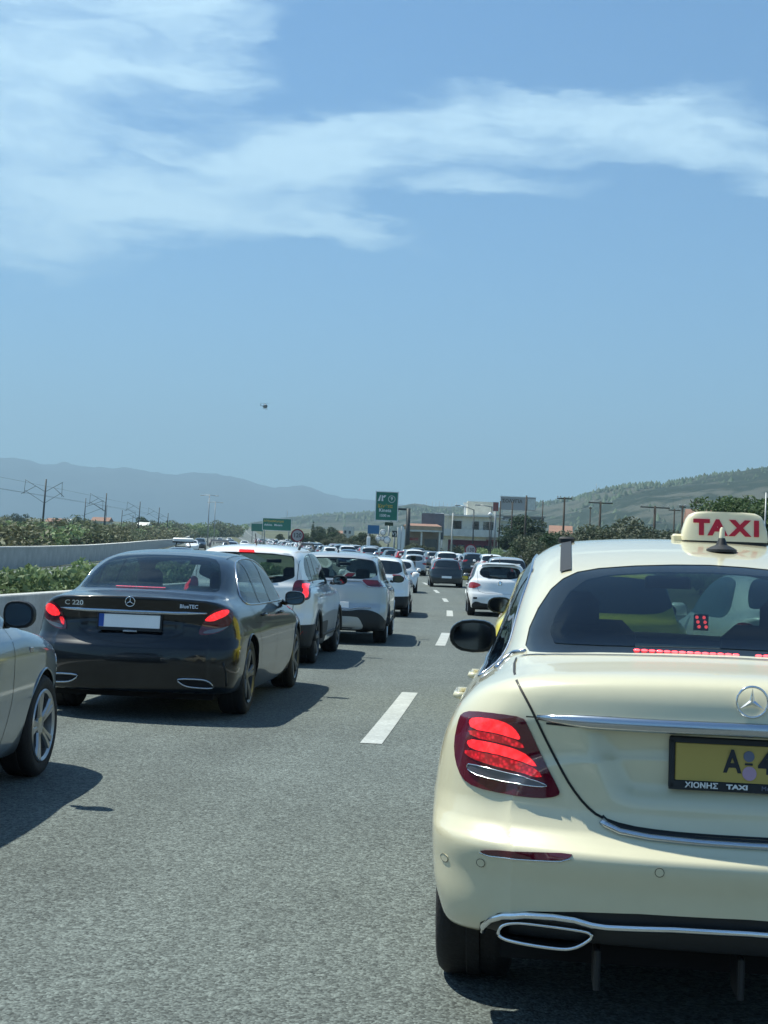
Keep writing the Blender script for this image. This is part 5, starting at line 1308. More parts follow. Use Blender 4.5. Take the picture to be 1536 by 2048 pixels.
for (off, y0) in LN:
    y = y0
    while y < 430:
        kd = rq.choice(['hatch', 'hatch', 'suv', 'suv', 'saloon', 'corner']); pt = rq.choice(PAINTS)
        lane = {-1.85: 'left lane', 1.75: 'middle file', 5.4: 'right-hand file'}[off]
        far = 'near part' if y < 190 else ('middle part' if y < 290 else 'far end')
        qat(kd, pt, y, off+rq.uniform(-.25, .25), '%s %s in the %s of the distant queue, %s' % (WORD[pt], {'hatch': 'hatchback', 'suv': 'tall car', 'saloon': 'saloon', 'corner': 'hatchback with tall corner lamps'}[kd], lane, far))
        y += rq.uniform(5.6, 7.6)
# traffic coming the other way
def oncoming(kind, paint, px, py, Y, label):
    x, yy, _ = at(px, py, Y); return queue_car(kind, paint, x, yy, float(rz(Y)), rh(Y), label, 'cars on the opposite carriageway', True)
oncoming('suv', 'dark_paint', 401, 1078, 215, 'dark off-roader coming towards the camera on the opposite carriageway')
oncoming('suv', 'silver_paint', 461, 1090, 135, 'silver car on the opposite carriageway, half hidden by the white high-riding car')
oncoming('hatch', 'white_paint', 489, 1078, 260, 'pale car beyond the silver one on the opposite carriageway')
oncoming('saloon', 'dark_paint', 462, 1076, 330, 'dark car further up the opposite carriageway')
oncoming('hatch', 'white_paint', 459, 1068, 420, 'white car far up the opposite carriageway')
oncoming('hatch', 'white_paint', 386, 1084, 190, 'white car cut by the dark off-roader on the opposite carriageway')
oncoming('hatch', 'silver_paint', 440, 1073, 380, 'silver car far up the opposite carriageway by the scrub')
pc = queue_car('hatch', 'dark_paint', at(370, 1085, 82)[0], 82, .2, rh(82), 'dark car with a white light bar on its roof, hidden behind the black saloon', 'cars on the opposite carriageway', True)
lx, ly, lz = at(367, 1080.5, 83.5)
lb = empty('roof_light_bar', (lx, ly, 1.64), -rh(82), 'white roof board on dark legs showing over the black saloon roof', 'roof board')
mk('board', xf(box(0, 0, lz-1.64+.03, 1.16, .34, .20, .06)), MAT['sign_white'], lb, auto=40); mk('board_base', box(0, 0, lz-1.64-.10, 1.16, .30, .09), MAT['black_plastic'], lb, smooth=False)
mk('legs', join(tube([(-.36, 0, lz-1.76), (-.42, 0, .02)], .03, 6), tube([(.36, 0, lz-1.76), (.42, 0, .02)], .03, 6), tube([(-.44, 0, .03), (.44, 0, .03)], .035, 6)), MAT['black_plastic'], lb)
# scooter in the gap between the lanes
x, yy, _ = at(819, 1160, 98); sc_ = empty('scooter', (x, yy, float(rz(98))), -.4, 'small dark scooter in the gap left of the lane dashes ahead', 'scooter')
def disc_y(R, w): V, F = lathe([(R*.5, -w/2), (R, -w/2), (R, w/2), (R*.5, w/2)], 20, 'x'); return V, F
for yy_ in (-.62, .62): wz = mk('wheel', xf(disc_y(.26, .11), loc=(0, yy_, .26)), MAT['tyre_rubber'], sc_)
mk('bodywork', join(box(0, -.42, .62, .34, .62, .36, .08), box(0, .02, .34, .32, .5, .10, .03), xf(box(0, .44, .66, .42, .12, .62, .05)), box(0, .60, .52, .16, .3, .10, .03)), MAT['dark_paint'], sc_, auto=40)
mk('saddle', box(0, -.40, .86, .30, .62, .10, .04), MAT['black_plastic'], sc_, smooth=False); mk('handlebar', tube([(-.33, .30, 1.06), (0, .42, 1.0), (.33, .30, 1.06)], .02, 6), MAT['black_plastic'], sc_)
mk('windscreen', box(0, .52, 1.18, .36, .02, .38), MAT['tinted_glass'], sc_, smooth=False); mk('tail_lamp', box(0, -.75, .70, .16, .05, .08), MAT['red_lens'], sc_, smooth=False)
# ------------------------------------------------------------------ barriers
def nj_segment(ln, h, w0, w1, cap=0.0):
    pr = [(-w0/2, 0), (-w0/2, h*.09), (-w0*.30, h*.32), (-w1/2, h-.015), (-w1/2+.012, h), (w1/2-.012, h), (w1/2, h-.015), (w0*.30, h*.32), (w0/2, h*.09), (w0/2, 0)]
    n = len(pr); V = [(x, y, z) for y in (.008, ln-.008) for (x, z) in pr]
    F = [(k, k+1, n+k+1, n+k) for k in range(n-1)]+[tuple(range(n))[::-1], tuple(range(n, 2*n))]
    me = bpy.data.meshes.new('barrier_segment'); me.from_pydata(V, [], F); me.materials.append(MAT['concrete']); me.update(); return me
def run_wall(name, label, off, y0, y1, ln, me, capme=None, h=0):
    root = empty(name, road_pt(y0, off)); tag(root, label, 'barrier'); y = y0; base = Vector(root.location)
    while y < y1:
        a = Vector(road_pt(y, off)); b = Vector(road_pt(y+ln*.98, off)); d = b-a
        s = obj('barrier_segment', me, None, root, a-base, (math.atan2(d.z, math.hypot(d.x, d.y)), 0, -math.atan2(d.x, d.y)))
        if capme: obj('coping', capme, None, s)
        y += ln*math.cos(math.atan2(d.x, d.y))
    return root
run_wall('concrete_barrier', 'low grey concrete barrier on the left edge of the road, in front of the hedge', -5.35, 3, 330, 6.0, nj_segment(6.0, .78, .56, .22))
cap = bpy.data.meshes.new('coping'); cv, cf = box(0, 3.0, 1.17, .34, 5.99, .07, .008); cap.from_pydata(cv, [], cf); cap.materials.append(MAT['concrete_cap'])
wall = bpy.data.meshes.new('barrier_segment'); cv, cf = box(0, 3.0, .57, .26, 5.98, 1.15); wall.from_pydata(cv, [], cf); wall.materials.append(MAT['concrete'])
run_wall('boundary_wall', 'long grey wall with a pale top beyond the opposite carriageway', -22.0, 30, 640, 6.0, wall, cap)
# ------------------------------------------------------------------ plants
def leaves(n, fn, size, seed, flat=.5, aspect=2.2):
    """n small leaf blades; fn(rng) gives a position and an outward direction"""
    R = np.random.RandomState(seed); V = []; F = []
    for i in range(n):
        p, o = fn(R); d = np.array(o)*flat+R.normal(size=3)*(1-flat*.4); d /= np.linalg.norm(d)
        s = np.cross(d, R.normal(size=3)); s /= np.linalg.norm(s); L_ = size*(.7+.6*R.rand()); w = L_/aspect
        b = len(V); V += [tuple(p-d*L_*.5), tuple(p+s*w*.5), tuple(p+d*L_*.5), tuple(p-s*w*.5)]; F.append((b, b+1, b+2, b+3))
    return V, F
def clumps(cl):
    W_ = np.array([c[3]**2 for c in cl]); W_ = W_/W_.sum()
    def fn(R):
        c = cl[R.choice(len(cl), p=W_)]; v = R.normal(size=3); v /= np.linalg.norm(v); r = c[3]*(1-.45*R.rand()**1.6)
        return np.array(c[:3])+v*r*np.array([1, 1, .8]), v
    return fn
def mesh_of(name, part, m):
    me = bpy.data.meshes.new(name); me.from_pydata([tuple(v) for v in part[0]], [], part[1]); me.materials.append(MAT[m]); me.update(); return me
def trunk_part(h, r, seed, forks=5, spread=1.0):
    R = random.Random(seed); ps = [tube([(0, 0, -.2), (R.uniform(-.05, .05)*h, R.uniform(-.04, .04)*h, h*.30), (0, 0, h*.5)], [r*1.25, r*.9, r*.7], 8)]
    for i in range(forks):
        a = 2*math.pi*i/forks+R.random(); q = spread*R.uniform(.25, .5)*h*.6
        ps.append(tube([(0, 0, h*R.uniform(.3, .48)), (q*.5*math.cos(a), q*.5*math.sin(a), h*.62), (q*math.cos(a), q*math.sin(a), h*R.uniform(.75, .9))], [r*.6, r*.35, r*.12], 5))
    return join(*ps)
TREES = {}
def tree_proto(kind, i):
    key = (kind, i)
    if key in TREES: return TREES[key]
    R = random.Random(hash(kind) % 1000+i*17 if False else len(kind)*31+i*17)
    if kind == 'olive':
        cl = [(R.uniform(-1, 1)*1.2, R.uniform(-1, 1)*1.2, R.uniform(1.6, 3.1), R.uniform(.5, .95)) for _ in range(11)]; m = 'leaf_olive'; n = 2600; s = .26; H = 4.0; tr = trunk_part(3.4, .16, i)
    elif kind == 'broad':
        cl = [(R.uniform(-1, 1)*1.6, R.uniform(-1, 1)*1.6, R.uniform(2.4, 5.6), R.uniform(.7, 1.3)) for _ in range(13)]; m = 'leaf_dark'; n = 3000; s = .36; tr = trunk_part(5.5, .2, i)
    elif kind == 'pine':
        cl = [(R.uniform(-1, 1)*2.3, R.uniform(-1, 1)*2.3, R.uniform(3.6, 5.6), R.uniform(.6, 1.1)) for _ in range(18)]; m = 'leaf_pine'; n = 5200; s = .26; tr = trunk_part(5.4, .22, i, 7, 1.6)
    elif kind == 'cypress':
        cl = [(R.uniform(-.12, .12), R.uniform(-.12, .12), .8+6.0*k/14, .62*(1-(k/14)**1.6)+.12) for k in range(15)]; m = 'leaf_dark'; n = 2200; s = .24; tr = trunk_part(5, .14, i, 2, .2)
    elif kind == 'palm':
        tr = tube([(0, 0, -.2), (.1, 0, 3), (.15, .1, 6)], [.28, .2, .18], 8); V = []; F = []
        for k in range(26):
            a = 2*math.pi*k/26; up = R.uniform(-.5, 1.1); b0 = len(V)
            for q in range(6):
                t = q/5; r = 2.4*t; z = 6+up*t*2.2-2.2*t*t; w = .28*math.sin(math.pi*(.12+.88*t))+.02
                for sg in (-1, 1): V.append((.15+r*math.cos(a)-sg*w*math.sin(a), .1+r*math.sin(a)+sg*w*math.cos(a), z-.12*abs(sg)))
            for q in range(5): F.append((b0+2*q, b0+2*q+1, b0+2*q+3, b0+2*q+2))
        TREES[key] = (mesh_of('trunk', tr, 'bark'), mesh_of('crown', (V, F), 'leaf_dark')); return TREES[key]
    elif kind == 'oleander':
        cl = [(R.uniform(-.75, .75), R.uniform(-1.1, 1.1), R.uniform(.35, .85), R.uniform(.30, .42)) for _ in range(11)]; m = 'leaf_oleander'; n = 2600; s = .15; tr = trunk_part(.8, .03, i, 8, 1.3)
    elif kind == 'scrub':
        cl = [(R.uniform(-1, 1)*1.5, R.uniform(-1, 1)*1.5, R.uniform(.3, 1.5), R.uniform(.5, .9)) for _ in range(12)]; m = ['leaf_scrub', 'leaf_oleander', 'leaf_scrub', 'leaf_yellow'][i % 4]; n = 1700; s = .27; tr = trunk_part(1.3, .06, i, 6, 1.2)
    TREES[key] = (mesh_of('trunk', tr, 'bark'), mesh_of('crown', leaves(n, clumps(cl), s, i*7+3), m)); return TREES[key]
NAMES = {'olive': 'olive_tree', 'broad': 'broadleaf_tree', 'pine': 'pine_tree', 'cypress': 'cypress_tree', 'palm': 'palm_tree', 'oleander': 'oleander_shrub', 'scrub': 'scrub_bush'}
def plant(kind, i, loc, sc, label, group=None, rz_=None, cat=None, stretch=None):
    a, b = tree_proto(kind, i); o = empty(NAMES[kind], loc, rz_ if rz_ is not None else (i*1.7+loc[0]) % 6.28, label, cat or ('tree' if kind in ('olive', 'broad', 'pine', 'cypress', 'palm') else 'shrub'), group)
    o.scale = (sc, sc, sc) if stretch is None else tuple(sc*q for q in stretch); obj('trunk', a, None, o); obj('crown', b, None, o); return o
rng = random.Random(5)
# hedge on the median
y = 21.0; k = 0
while y < 62:
    plant('oleander', k % 4, road_pt(y, -7.5+rng.uniform(-.15, .15), .05), rng.uniform(.85, 1.05), 'green oleander bush in the median row, '+('at the left edge of the view' if y < 33 else 'between the left edge and the black saloon' if y < 43 else 'where the row meets the black saloon'), 'oleander bushes along the median', rz_=-rh(y)+rng.uniform(-.2, .2))
    y += 1.75 if y < 60 else 2.2; k += 1
gr = []; R_g = np.random.RandomState(4)
for i in range(16000):
    yy = 17+45*R_g.rand()**1.3; d = -5.75-1.5*R_g.rand() if i % 4 else -8.2-1.2*R_g.rand(); p = road_pt(yy, d, .05); h = .10+.22*R_g.rand(); a = R_g.rand()*6.28; w = .008
    gr.append(((p[0]-w*math.cos(a), p[1]-w*math.sin(a), p[2]), (p[0]+w*math.cos(a), p[1]+w*math.sin(a), p[2]), (p[0]+R_g.normal()*.06, p[1]+R_g.normal()*.06, p[2]+h)))
tag(mk('grass', ([v for t in gr for v in t], [(3*i, 3*i+1, 3*i+2) for i in range(len(gr))]), MAT['grass_blade'], smooth=False), 'thin green and straw grass along the foot of the oleander hedge', 'grass', kind='stuff')
# scrub beyond the wall, on the left
for k in range(150):
    yy = 62+330*rng.random()**1.5; d = -24-26*rng.random()**1.2-yy*.02
    kk = rng.randrange(4); p = road_pt(yy, d, .1); u = 768+p[0]/p[1]*PX-4
    where = 'at the far left' if u < 40 else 'left of the first railway mast' if u < 88 else 'between the first two tall railway masts' if u < 210 else 'between the second and third tall masts' if u < 278 else 'near the far end of the wall'
    plant('scrub', kk, p, rng.uniform(.9, 1.35)*(1+yy/900), ('%s bush %s behind the long grey wall, %s' % (('olive', 'green', 'dull green', 'straw-tinged')[kk], 'close' if d > -34 else 'well', where)), 'bushes behind the boundary wall', stretch=(1.3, 1.3, 1.0))
# trees of the plain further left
for (px, py, Y, kd, lab) in [(40, 1022, 520, 'broad', 'leftmost round tree on the plain beyond the railway'), (18, 1026, 560, 'broad', ''), (124, 1030, 430, 'broad', 'round dark tree between the first two railway masts'), (153, 1018, 420, 'palm', 'dark palm standing just left of the second railway mast'),
        (185, 1024, 440, 'broad', ''), (232, 1040, 480, 'broad', ''), (258, 1038, 500, 'broad', ''), (285, 1030, 520, 'broad', 'bushy tree right behind the third railway mast'), (300, 1036, 520, 'broad', ''), (322, 1036, 540, 'broad', ''), (345, 1036, 560, 'broad', ''), (362, 1040, 560, 'broad', ''),
        (385, 1040, 560, 'broad', ''), (400, 1038, 560, 'broad', ''), (438, 1036, 600, 'broad', ''), (452, 1036, 620, 'broad', ''), (466, 1040, 640, 'broad', ''), (212, 1044, 520, 'broad', ''), (70, 1040, 500, 'broad', ''), (10, 1038, 480, 'broad', ''), (95, 1042, 520, 'broad', ''), (140, 1044, 520, 'broad', '')]:
    x, yy, zt = at(px, py, Y); g = float(rz(Y))-.3; H = zt-g; kd = 'scrub' if (kd == 'broad' and not lab) else kd
    if kd == 'broad': g -= H*.18; H *= 1.18
    plant(kd, (px % 3), (x, yy, g), max(H, 3)/{'broad': 6.6, 'palm': 8.0, 'scrub': 2.3}[kd], lab or 'hazy green clump on the plain, '+('left of the first railway mast' if px < 88 else 'between the first two railway masts' if px < 210 else 'by the third tall railway mast' if px < 300 else 'left of the double-headed lamp posts' if px < 418 else 'right of the double-headed lamp posts'), None if lab else 'hazy trees of the left plain')
Rq = random.Random(77)
for k in range(75):
    Y = Rq.uniform(330, 640); u = Rq.uniform(-60, 470); x, yy, zt = at(u, Rq.uniform(1040, 1056), Y); g = float(rz(Y))-.4; H = max(zt-g, 2.5)
    if x > float(rx(Y))-26: continue
    where = 'left of the first railway mast' if u < 88 else 'between the first two tall railway masts' if u < 210 else 'between the second and third tall masts' if u < 278 else 'right of the third tall railway mast'
    plant('scrub', k % 4, (x, yy, g), H/2.3, 'hazy clump of greenery on the plain '+where, 'hazy clumps of the left plain', stretch=(1.5, 1.5, 1))
# right-hand side
RT = [(1180, 1042, 118, 'olive', 'dark round tree above the roof of the taxi, left of the tall T-topped pole'), (1205, 1040, 125, 'broad', 'dark bushy tree in the grey-green row above the taxi roof'), (1245, 1030, 120, 'olive', 'tall grey-green olive tree midway along the row above the taxi roof'), (1268, 1026, 124, 'olive', 'tallest grey-green olive tree in the row above the taxi roof'),
      (1300, 1046, 118, 'olive', ''), (1335, 1050, 112, 'olive', ''), (1355, 1054, 110, 'olive', ''), (1150, 1052, 120, 'olive', ''), (1125, 1060, 115, 'olive', ''), (1100, 1058, 105, 'broad', 'dark green bush-like tree at the left end of the row, beside the roof clip'), (1075, 1056, 110, 'olive', ''), (1055, 1062, 125, 'broad', 'dark tree right of the white two-storey building'),
      (1040, 1024, 190, 'broad', 'tall dark tree in front of the grey building under the rooftop billboard'), (1060, 1030, 190, 'broad', 'second tall dark tree in front of the grey building, right of the first'), (1020, 1050, 185, 'broad', 'dark tree touching the right end of the white building'),
      (1225, 1050, 105, 'olive', ''), (1285, 1044, 140, 'broad', ''), (1380, 1048, 110, 'olive', ''), (1410, 1040, 112, 'olive', ''), (1090, 1075, 80, 'olive', ''), (1440, 1030, 118, 'broad', ''),
      (1476, 978, 100, 'pine', 'bright green pine behind the right end of the taxi roof sign'), (1515, 980, 104, 'pine', 'rightmost bright green pine, cut by the edge of the view'), (1560, 976, 100, 'pine', 'bright green pine beyond the right edge'),
      (627, 1038, 300, 'cypress', 'slender dark cypress right of the round speed sign'), (607, 1062, 260, 'broad', ''), (590, 1064, 330, 'broad', ''), (560, 1066, 360, 'broad', ''), (645, 1062, 260, 'broad', ''), (662, 1058, 270, 'broad', 'round tree right of the slender cypress'), (680, 1064, 240, 'olive', ''), (700, 1066, 235, 'olive', ''), (722, 1058, 230, 'broad', 'round tree left of the blue billboard'), (738, 1064, 230, 'olive', ''),
      (835, 1082, 175, 'olive', 'low green tree in front of the brown filling-station canopy'), (858, 1084, 180, 'olive', ''), (820, 1088, 170, 'olive', ''), (655, 1074, 210, 'olive', ''), (690, 1078, 200, 'olive', ''), (715, 1080, 195, 'olive', ''), (745, 1078, 190, 'olive', ''), (668, 1048, 340, 'broad', ''), (640, 1050, 360, 'broad', '')]
for i, (px, py, Y, kd, lab) in enumerate(RT):
    x, yy, zt = at(px, py, Y); g = float(rz(Y))+.35; H = max(zt-g, 1.6); base = {'olive': 3.9, 'broad': 6.6, 'pine': 6.5, 'cypress': 7.3}[kd]
    plant(kd, i % 3, (x, yy, g), H/base, lab or 'grey-green roadside tree '+('left of the round speed sign' if px < 600 else 'between the cypress and the blue billboard' if px < 750 else 'right of the gantry pole' if px < 900 else 'at the left end of the taxi roof' if px < 1160 else 'above the middle of the taxi roof' if px < 1340 else 'beside the taxi sign')+(', set back' if Y > 125 else ''), None if lab else 'grey-green roadside trees', stretch=(1.15, 1.15, 1) if kd != 'cypress' else None)
for k in range(70):
    yy = 70+230*rng.random(); d = 11+14*rng.random()+yy*.02
    plant('scrub', rng.randrange(4), road_pt(yy, d, .25), rng.uniform(.5, .95), 'low bush on the verge to the right of the queue', 'low bushes on the right verge')
# scrub tufts that roughen the skyline of the near hill
V = []; F = []; Rh = np.random.RandomState(8)
for i in range(5200):
    c = Rh.randint(5, len(hA)-5); t = 1-.85*Rh.rand()**2.2; D = hD[c]*(1-.5*(1-t)); a = hA[c]+Rh.normal()*.0006; z = -2+hH[c]*math.sin(t*math.pi/2)**1.15
    if D < 700: continue
    r = 1.6+2.6*Rh.rand(); b = len(V); x0 = a*D
    if t > .985: z += 0
    for k in range(6):
        an = k*math.pi/3+Rh.rand(); V.append((x0+r*math.cos(an), D+r*math.sin(an), z-1.5))
    V.append((x0+Rh.normal()*.4, D, z+r*1.25))
    F += [(b+k, b+(k+1) % 6, b+6) for k in range(6)]
tag(mk('hill_scrub', (V, F), MAT['leaf_dark']), 'dark scrub dotting the hill behind the buildings', 'scrub', kind='stuff')

# ------------------------------------------------------------------ poles, masts, signs
def pole(name, px, y_top, Y, r, m, label, cat, group=None, extra=None, g=None, lean=0.0):
    x, yy, zt = at(px, y_top, Y); g = float(rz(Y))+.2 if g is None else g; H = zt-g
    root = empty(name, (x, yy, g), 0, label, cat, group)
    r *= .8; mk('post', tube([(0, 0, -.2), (0, 0, H)], [r*1.25, r*.8], 10), MAT[m], root)
    if extra: extra(root, H)
    root.rotation_euler = (0, lean, 0); return root
def mast_arms(side, size=1.0):
    def fn(root, H):
        s = side
        mk('cantilever', join(tube([(0, 0, H*.80), (s*3.0*size, 0, H*.97)], .035, 6), tube([(0, 0, H*.62), (s*2.9*size, 0, H*.80)], .03, 6), tube([(s*1.4*size, 0, H*.88), (s*3.4*size, 0, H*.74)], .035, 6), tube([(s*2.9*size, 0, H*.96), (s*3.0*size, 0, H*.74)], .03, 6)), MAT['dark_steel'], root)
    return fn
def two_arms(root, H): mast_arms(-1)(root, H); mast_arms(1, .8)(root, H)
MS = [(88, 958, 210, 'twin-armed railway mast, tallest and leftmost of the row', two_arms, .17), (210, 986, 270, 'second tall railway mast from the left', mast_arms(-1), .15), (278, 1003, 340, 'third tall railway mast from the left, behind the wall', mast_arms(-1), .15), (317, 1015, 400, 'fourth tall railway mast, just right of the third', mast_arms(-1), .16), (335, 1026, 470, 'fifth railway mast, near the end of the wall', mast_arms(-1), .17),
      (169, 996, 250, 'thin railway mast left of the second tall one, on the far track', mast_arms(1), .10), (243, 1020, 330, 'thin railway mast left of the third tall one', mast_arms(1), .11), (212, 1010, 400, 'short thin mast directly behind the second tall one', None, .11), (265, 1030, 420, 'short thin mast left of the third tall one, close to it', None, .11)]
for (px, yt, Y, lab, ex, r) in MS: pole('railway_mast', px, yt, Y, r, 'dark_steel', lab, 'mast', 'railway masts left of the motorway', ex, lean=.035)
wv = []
for (off, z0) in ((-3.0, .78), (-3.0, .95), (2.2, .72)):
    pts_ = []
    for (px, yt, Y) in [(-160, 905, 165), (88, 958, 210), (210, 986, 270), (278, 1003, 340), (317, 1015, 400)]:
        x, yy, zt = at(px, yt, Y); g = float(rz(Y)); pts_.append((x+off, yy, g+(zt-g)*z0))
    wv.append(tube(pts_, .013, 4))
tag(mk('overhead_wires', join(*wv), MAT['dark_steel']), 'thin overhead wires strung between the railway masts', 'wire', kind='stuff')
def lamp_heads(root, H):
    mk('arm', tube([(-1.4, 0, H-.1), (0, 0, H), (1.4, 0, H-.1)], .05, 6), MAT['galvanised'], root)
    for s in (-1, 1): mk('lamp_head', xf(box(s*1.5, 0, H-.13, .7, .28, .14, .04)), MAT['galvanised'], root, smooth=False)
pole('street_lamp', 419, 990, 300, .13, 'galvanised', 'taller of the two double-headed lamp posts left of the far road', 'street lamp', 'double-headed lamp posts', lamp_heads, lean=.0)
pole('street_lamp', 431, 1004, 345, .12, 'galvanised', 'shorter of the two double-headed lamp posts left of the far road', 'street lamp', 'double-headed lamp posts', lamp_heads, lean=.0)
def tee(w=3.2, n=1):
    def fn(root, H):
        mk('crossarm', join(*[box(0, 0, H-.15-.7*k, w*.72, .10, .11) for k in range(n)]), MAT['pole_wood'], root, smooth=False)
        mk('insulators', join(*[xf(lathe([(.05, 0), (.06, .05), (.04, .14), (0, .16)], 6, 'z'), loc=(q*w, 0, H-.05)) for q in (-.33, -.2, .2, .33)]), MAT['galvanised'], root)
    return fn
for (px, yt, Y, w, n, r, lab) in [(1128, 994, 140, 2.0, 1, .13, 'tall slim pole with a short crossarm, left of the row of trees'), (1200, 1003, 150, 3.4, 1, .16, 'pole with a wide thick crossarm above the round dark tree'), (1309, 1012, 145, 4.0, 1, .18, 'pole with the widest dark crossarm, left of the taxi sign'), (1348, 1018, 170, 1.9, 1, .12, 'small hazy pole with a crossarm, next to the widest crossarm'),
        (1364, 1011, 150, .9, 1, .15, 'plain dark pole left of the taxi sign'), (1391, 1002, 150, 1.4, 2, .14, 'dark pole with a bracket, above the left end of the taxi sign'), (1416, 1007, 155, .8, 1, .15, 'thick dark pole above the letters of the taxi sign'), (1180, 1014, 190, .6, 1, .10, 'short thin pole between the two leftmost crossarm poles')]:
    pole('utility_pole', px, yt, Y, r, 'pole_wood', lab, 'pole', 'wooden poles on the right', tee(w, n), lean=.01)
for (px, yt, Y, m, r, lab) in [(905, 1026, 160, 'concrete', .10, 'pale concrete pole standing in front of the white building'), (1531, 985, 90, 'galvanised', .07, 'thin pole at the right edge beside the pine'), (1000, 1002, 185, 'pole_wood', .12, 'dark pole between the red box sign and the rooftop billboard'), (1024, 1004, 185, 'pole_wood', .12, 'dark pole under the first letters of the rooftop billboard'), (1052, 991, 180, 'pole_wood', .15, 'dark pole rising past the top of the rooftop billboard'), (1085, 1000, 200, 'pole_wood', .10, 'dark pole right of the rooftop billboard')]:
    pole('utility_pole', px, yt, Y, r, m, lab, 'pole', None, None, lean=.01)
def one_arm(dx, dz=.3):
    def fn(root, H):
        mk('arm', tube([(0, 0, H-.05), (dx*.5, 0, H+dz*.6), (dx, 0, H+dz)], .05, 6), MAT['galvanised'], root)
        mk('lamp_head', xf(box(dx*1.12, 0, H+dz, .55, .22, .12, .03)), MAT['galvanised'], root, smooth=False)
    return fn
pole('street_lamp', 948, 1019, 150, .08, 'dark_steel', 'street lamp whose long arm points left over the roof of the white building', 'street lamp', None, one_arm(-1.5, .35))
pole('street_lamp', 984, 1013, 150, .08, 'dark_steel', 'street lamp with a straight arm pointing left, beside the red box sign', 'street lamp', None, one_arm(-1.3, .1))
pole('street_lamp', 980, 1031, 130, .06, 'dark_steel', 'short post with a white round lamp before the white building', 'street lamp', None, lambda root, H: mk('lamp_globe', xf(lathe([(.0, -.2), (.14, -.12), (.2, 0), (.14, .12), (0, .2)], 14, 'z'), loc=(0, 0, H+.1)), MAT['sign_white'], root))
for i, (px, yt) in enumerate([(853, 1003), (865, 1003), (872, 1005), (879, 1002), (887, 1003), (895, 1007), (904, 1006), (913, 1004)]):
    x, yy, zt = at(px, yt, 2560); o = tag(mk('ridge_mast', tube([(x, yy, zt-24), (x, yy, zt)], [.55, .30], 6), MAT['galvanised']), 'faint thin mast on the far ridge above the white building', 'mast', 'thin masts on the far ridge')
x, yy, zt = at(1193, 967, 2050); tag(mk('ridge_mast', tube([(x, yy, zt-18), (x, yy, zt)], [.6, .25], 6), MAT['galvanised']), 'lone thin mast on the rising hill right of the buildings', 'mast')
# speed limit signs
def speed_sign(px, py, Y, D, txt, lab):
    x, yy, zc = at(px, py, Y); g = float(rz(Y)); root = empty('speed_limit_sign', (x, yy, g), -.05, lab, 'road sign', 'round speed limit signs'); h = zc-g
    mk('post', tube([(0, .05, -.1), (0, .05, h+D*.3)], .04, 8), MAT['galvanised'], root)
    def disc(r, y0, t): 
        V, F = lathe([(0, 0), (r, 0), (r, t), (0, t)], 40, 'z'); return [(v[0], y0-v[2], v[1]+h) for v in V], F
    mk('sign_disc', disc(D/2, .0, .02), MAT['sign_face'], root, smooth=False)
    V = []; F = []; n = 48
    for r in (D*.40, D*.505):
        for i in range(n): V.append((r*math.cos(2*math.pi*i/n), -.024, h+r*math.sin(2*math.pi*i/n)))
    for i in range(n): F.append((i, (i+1) % n, n+(i+1) % n, n+i))
    mk('sign_ring', (V, F), MAT['sign_red'], root, smooth=False)
    mk('sign_digits', to_rear(text_mesh(txt, D*.46, .002, D*.006), 0, -.025, h, 0, .92), MAT['letter_black'], root, smooth=False)
speed_sign(595, 1071, 110, .98, '120', 'round red-rimmed speed sign in the median, above the roofs left of the green gantry board')
speed_sign(941, 1100, 118, .95, '130', 'round red-rimmed speed sign on the right, before the shop front of the white building')
# exit board on a cantilever
x0, yy, zc = at(773.5, 1012.5, 190); sc = 190/PX; Wd, Hd = 46*sc, 59*sc; g = float(rz(190))
gs = empty('exit_sign', (x0, yy, zc), -.02, 'tall green exit board hanging from a cantilever pole over the queue', 'road sign')
mk('sign_panel', box(0, 0, 0, Wd, .10, Hd), MAT['sign_green'], gs, smooth=False)
bw = .10; mk('sign_border', join(box(0, -.053, Hd/2-bw/2, Wd, .012, bw), box(0, -.053, -Hd/2+bw/2, Wd, .012, bw), box(-Wd/2+bw/2, -.053, 0, bw, .012, Hd-2*bw), box(Wd/2-bw/2, -.053, 0, bw, .012, Hd-2*bw)), MAT['sign_white'], gs, smooth=False)
P_ = lambda px, py: ((px-773.5)*sc, -(py-1012.5)*sc)
def wr(txt, px, py, size, m, sx=1.0, off=.012): a, b = P_(px, py); mk('sign_lettering', to_rear(text_mesh(txt, size, .003, off), a, -.056, b, 0, sx), MAT[m], gs, smooth=False)
wr('Κινέτα', 770.5, 1012.5, .62, 'sign_yellow', .98); wr('Kineta', 770.5, 1021.0, .62, 'sign_white', .98); wr('1500 m', 770, 1031.5, .50, 'sign_white', .92); wr('9', 783, 997.5, .58, 'sign_white')
a, b = P_(783, 998); V = []; F = []; n = 32
for r in (.40, .46):
    for i in range(n): V.append((a+r*math.cos(2*math.pi*i/n), -.058, b+r*math.sin(2*math.pi*i/n)))
mk('number_ring', (V, [(i, (i+1) % n, n+(i+1) % n, n+i) for i in range(n)]), MAT['sign_white'], gs, smooth=False)
def poly_plate(pts2, y0, t=.006): 
    n = len(pts2); V = [(p[0], y0, p[1]) for p in pts2]+[(p[0], y0-t, p[1]) for p in pts2]; return V, [tuple(range(n, 2*n))]+[(i, (i+1) % n, n+(i+1) % n, n+i) for i in range(n)]
ic = [[(755, 1002.5), (759.5, 990.5), (761.2, 990.5), (759.5, 1002.5)], [(762.6, 1002.5), (762.8, 990.5), (764.5, 990.5), (766.5, 1002.5)], [(764, 994), (768, 990.5), (772, 991), (768, 996)]]
mk('motorway_symbol', join(*[poly_plate([P_(*q) for q in pl][::-1], -.056) for pl in ic]), MAT['sign_white'], gs, smooth=False)
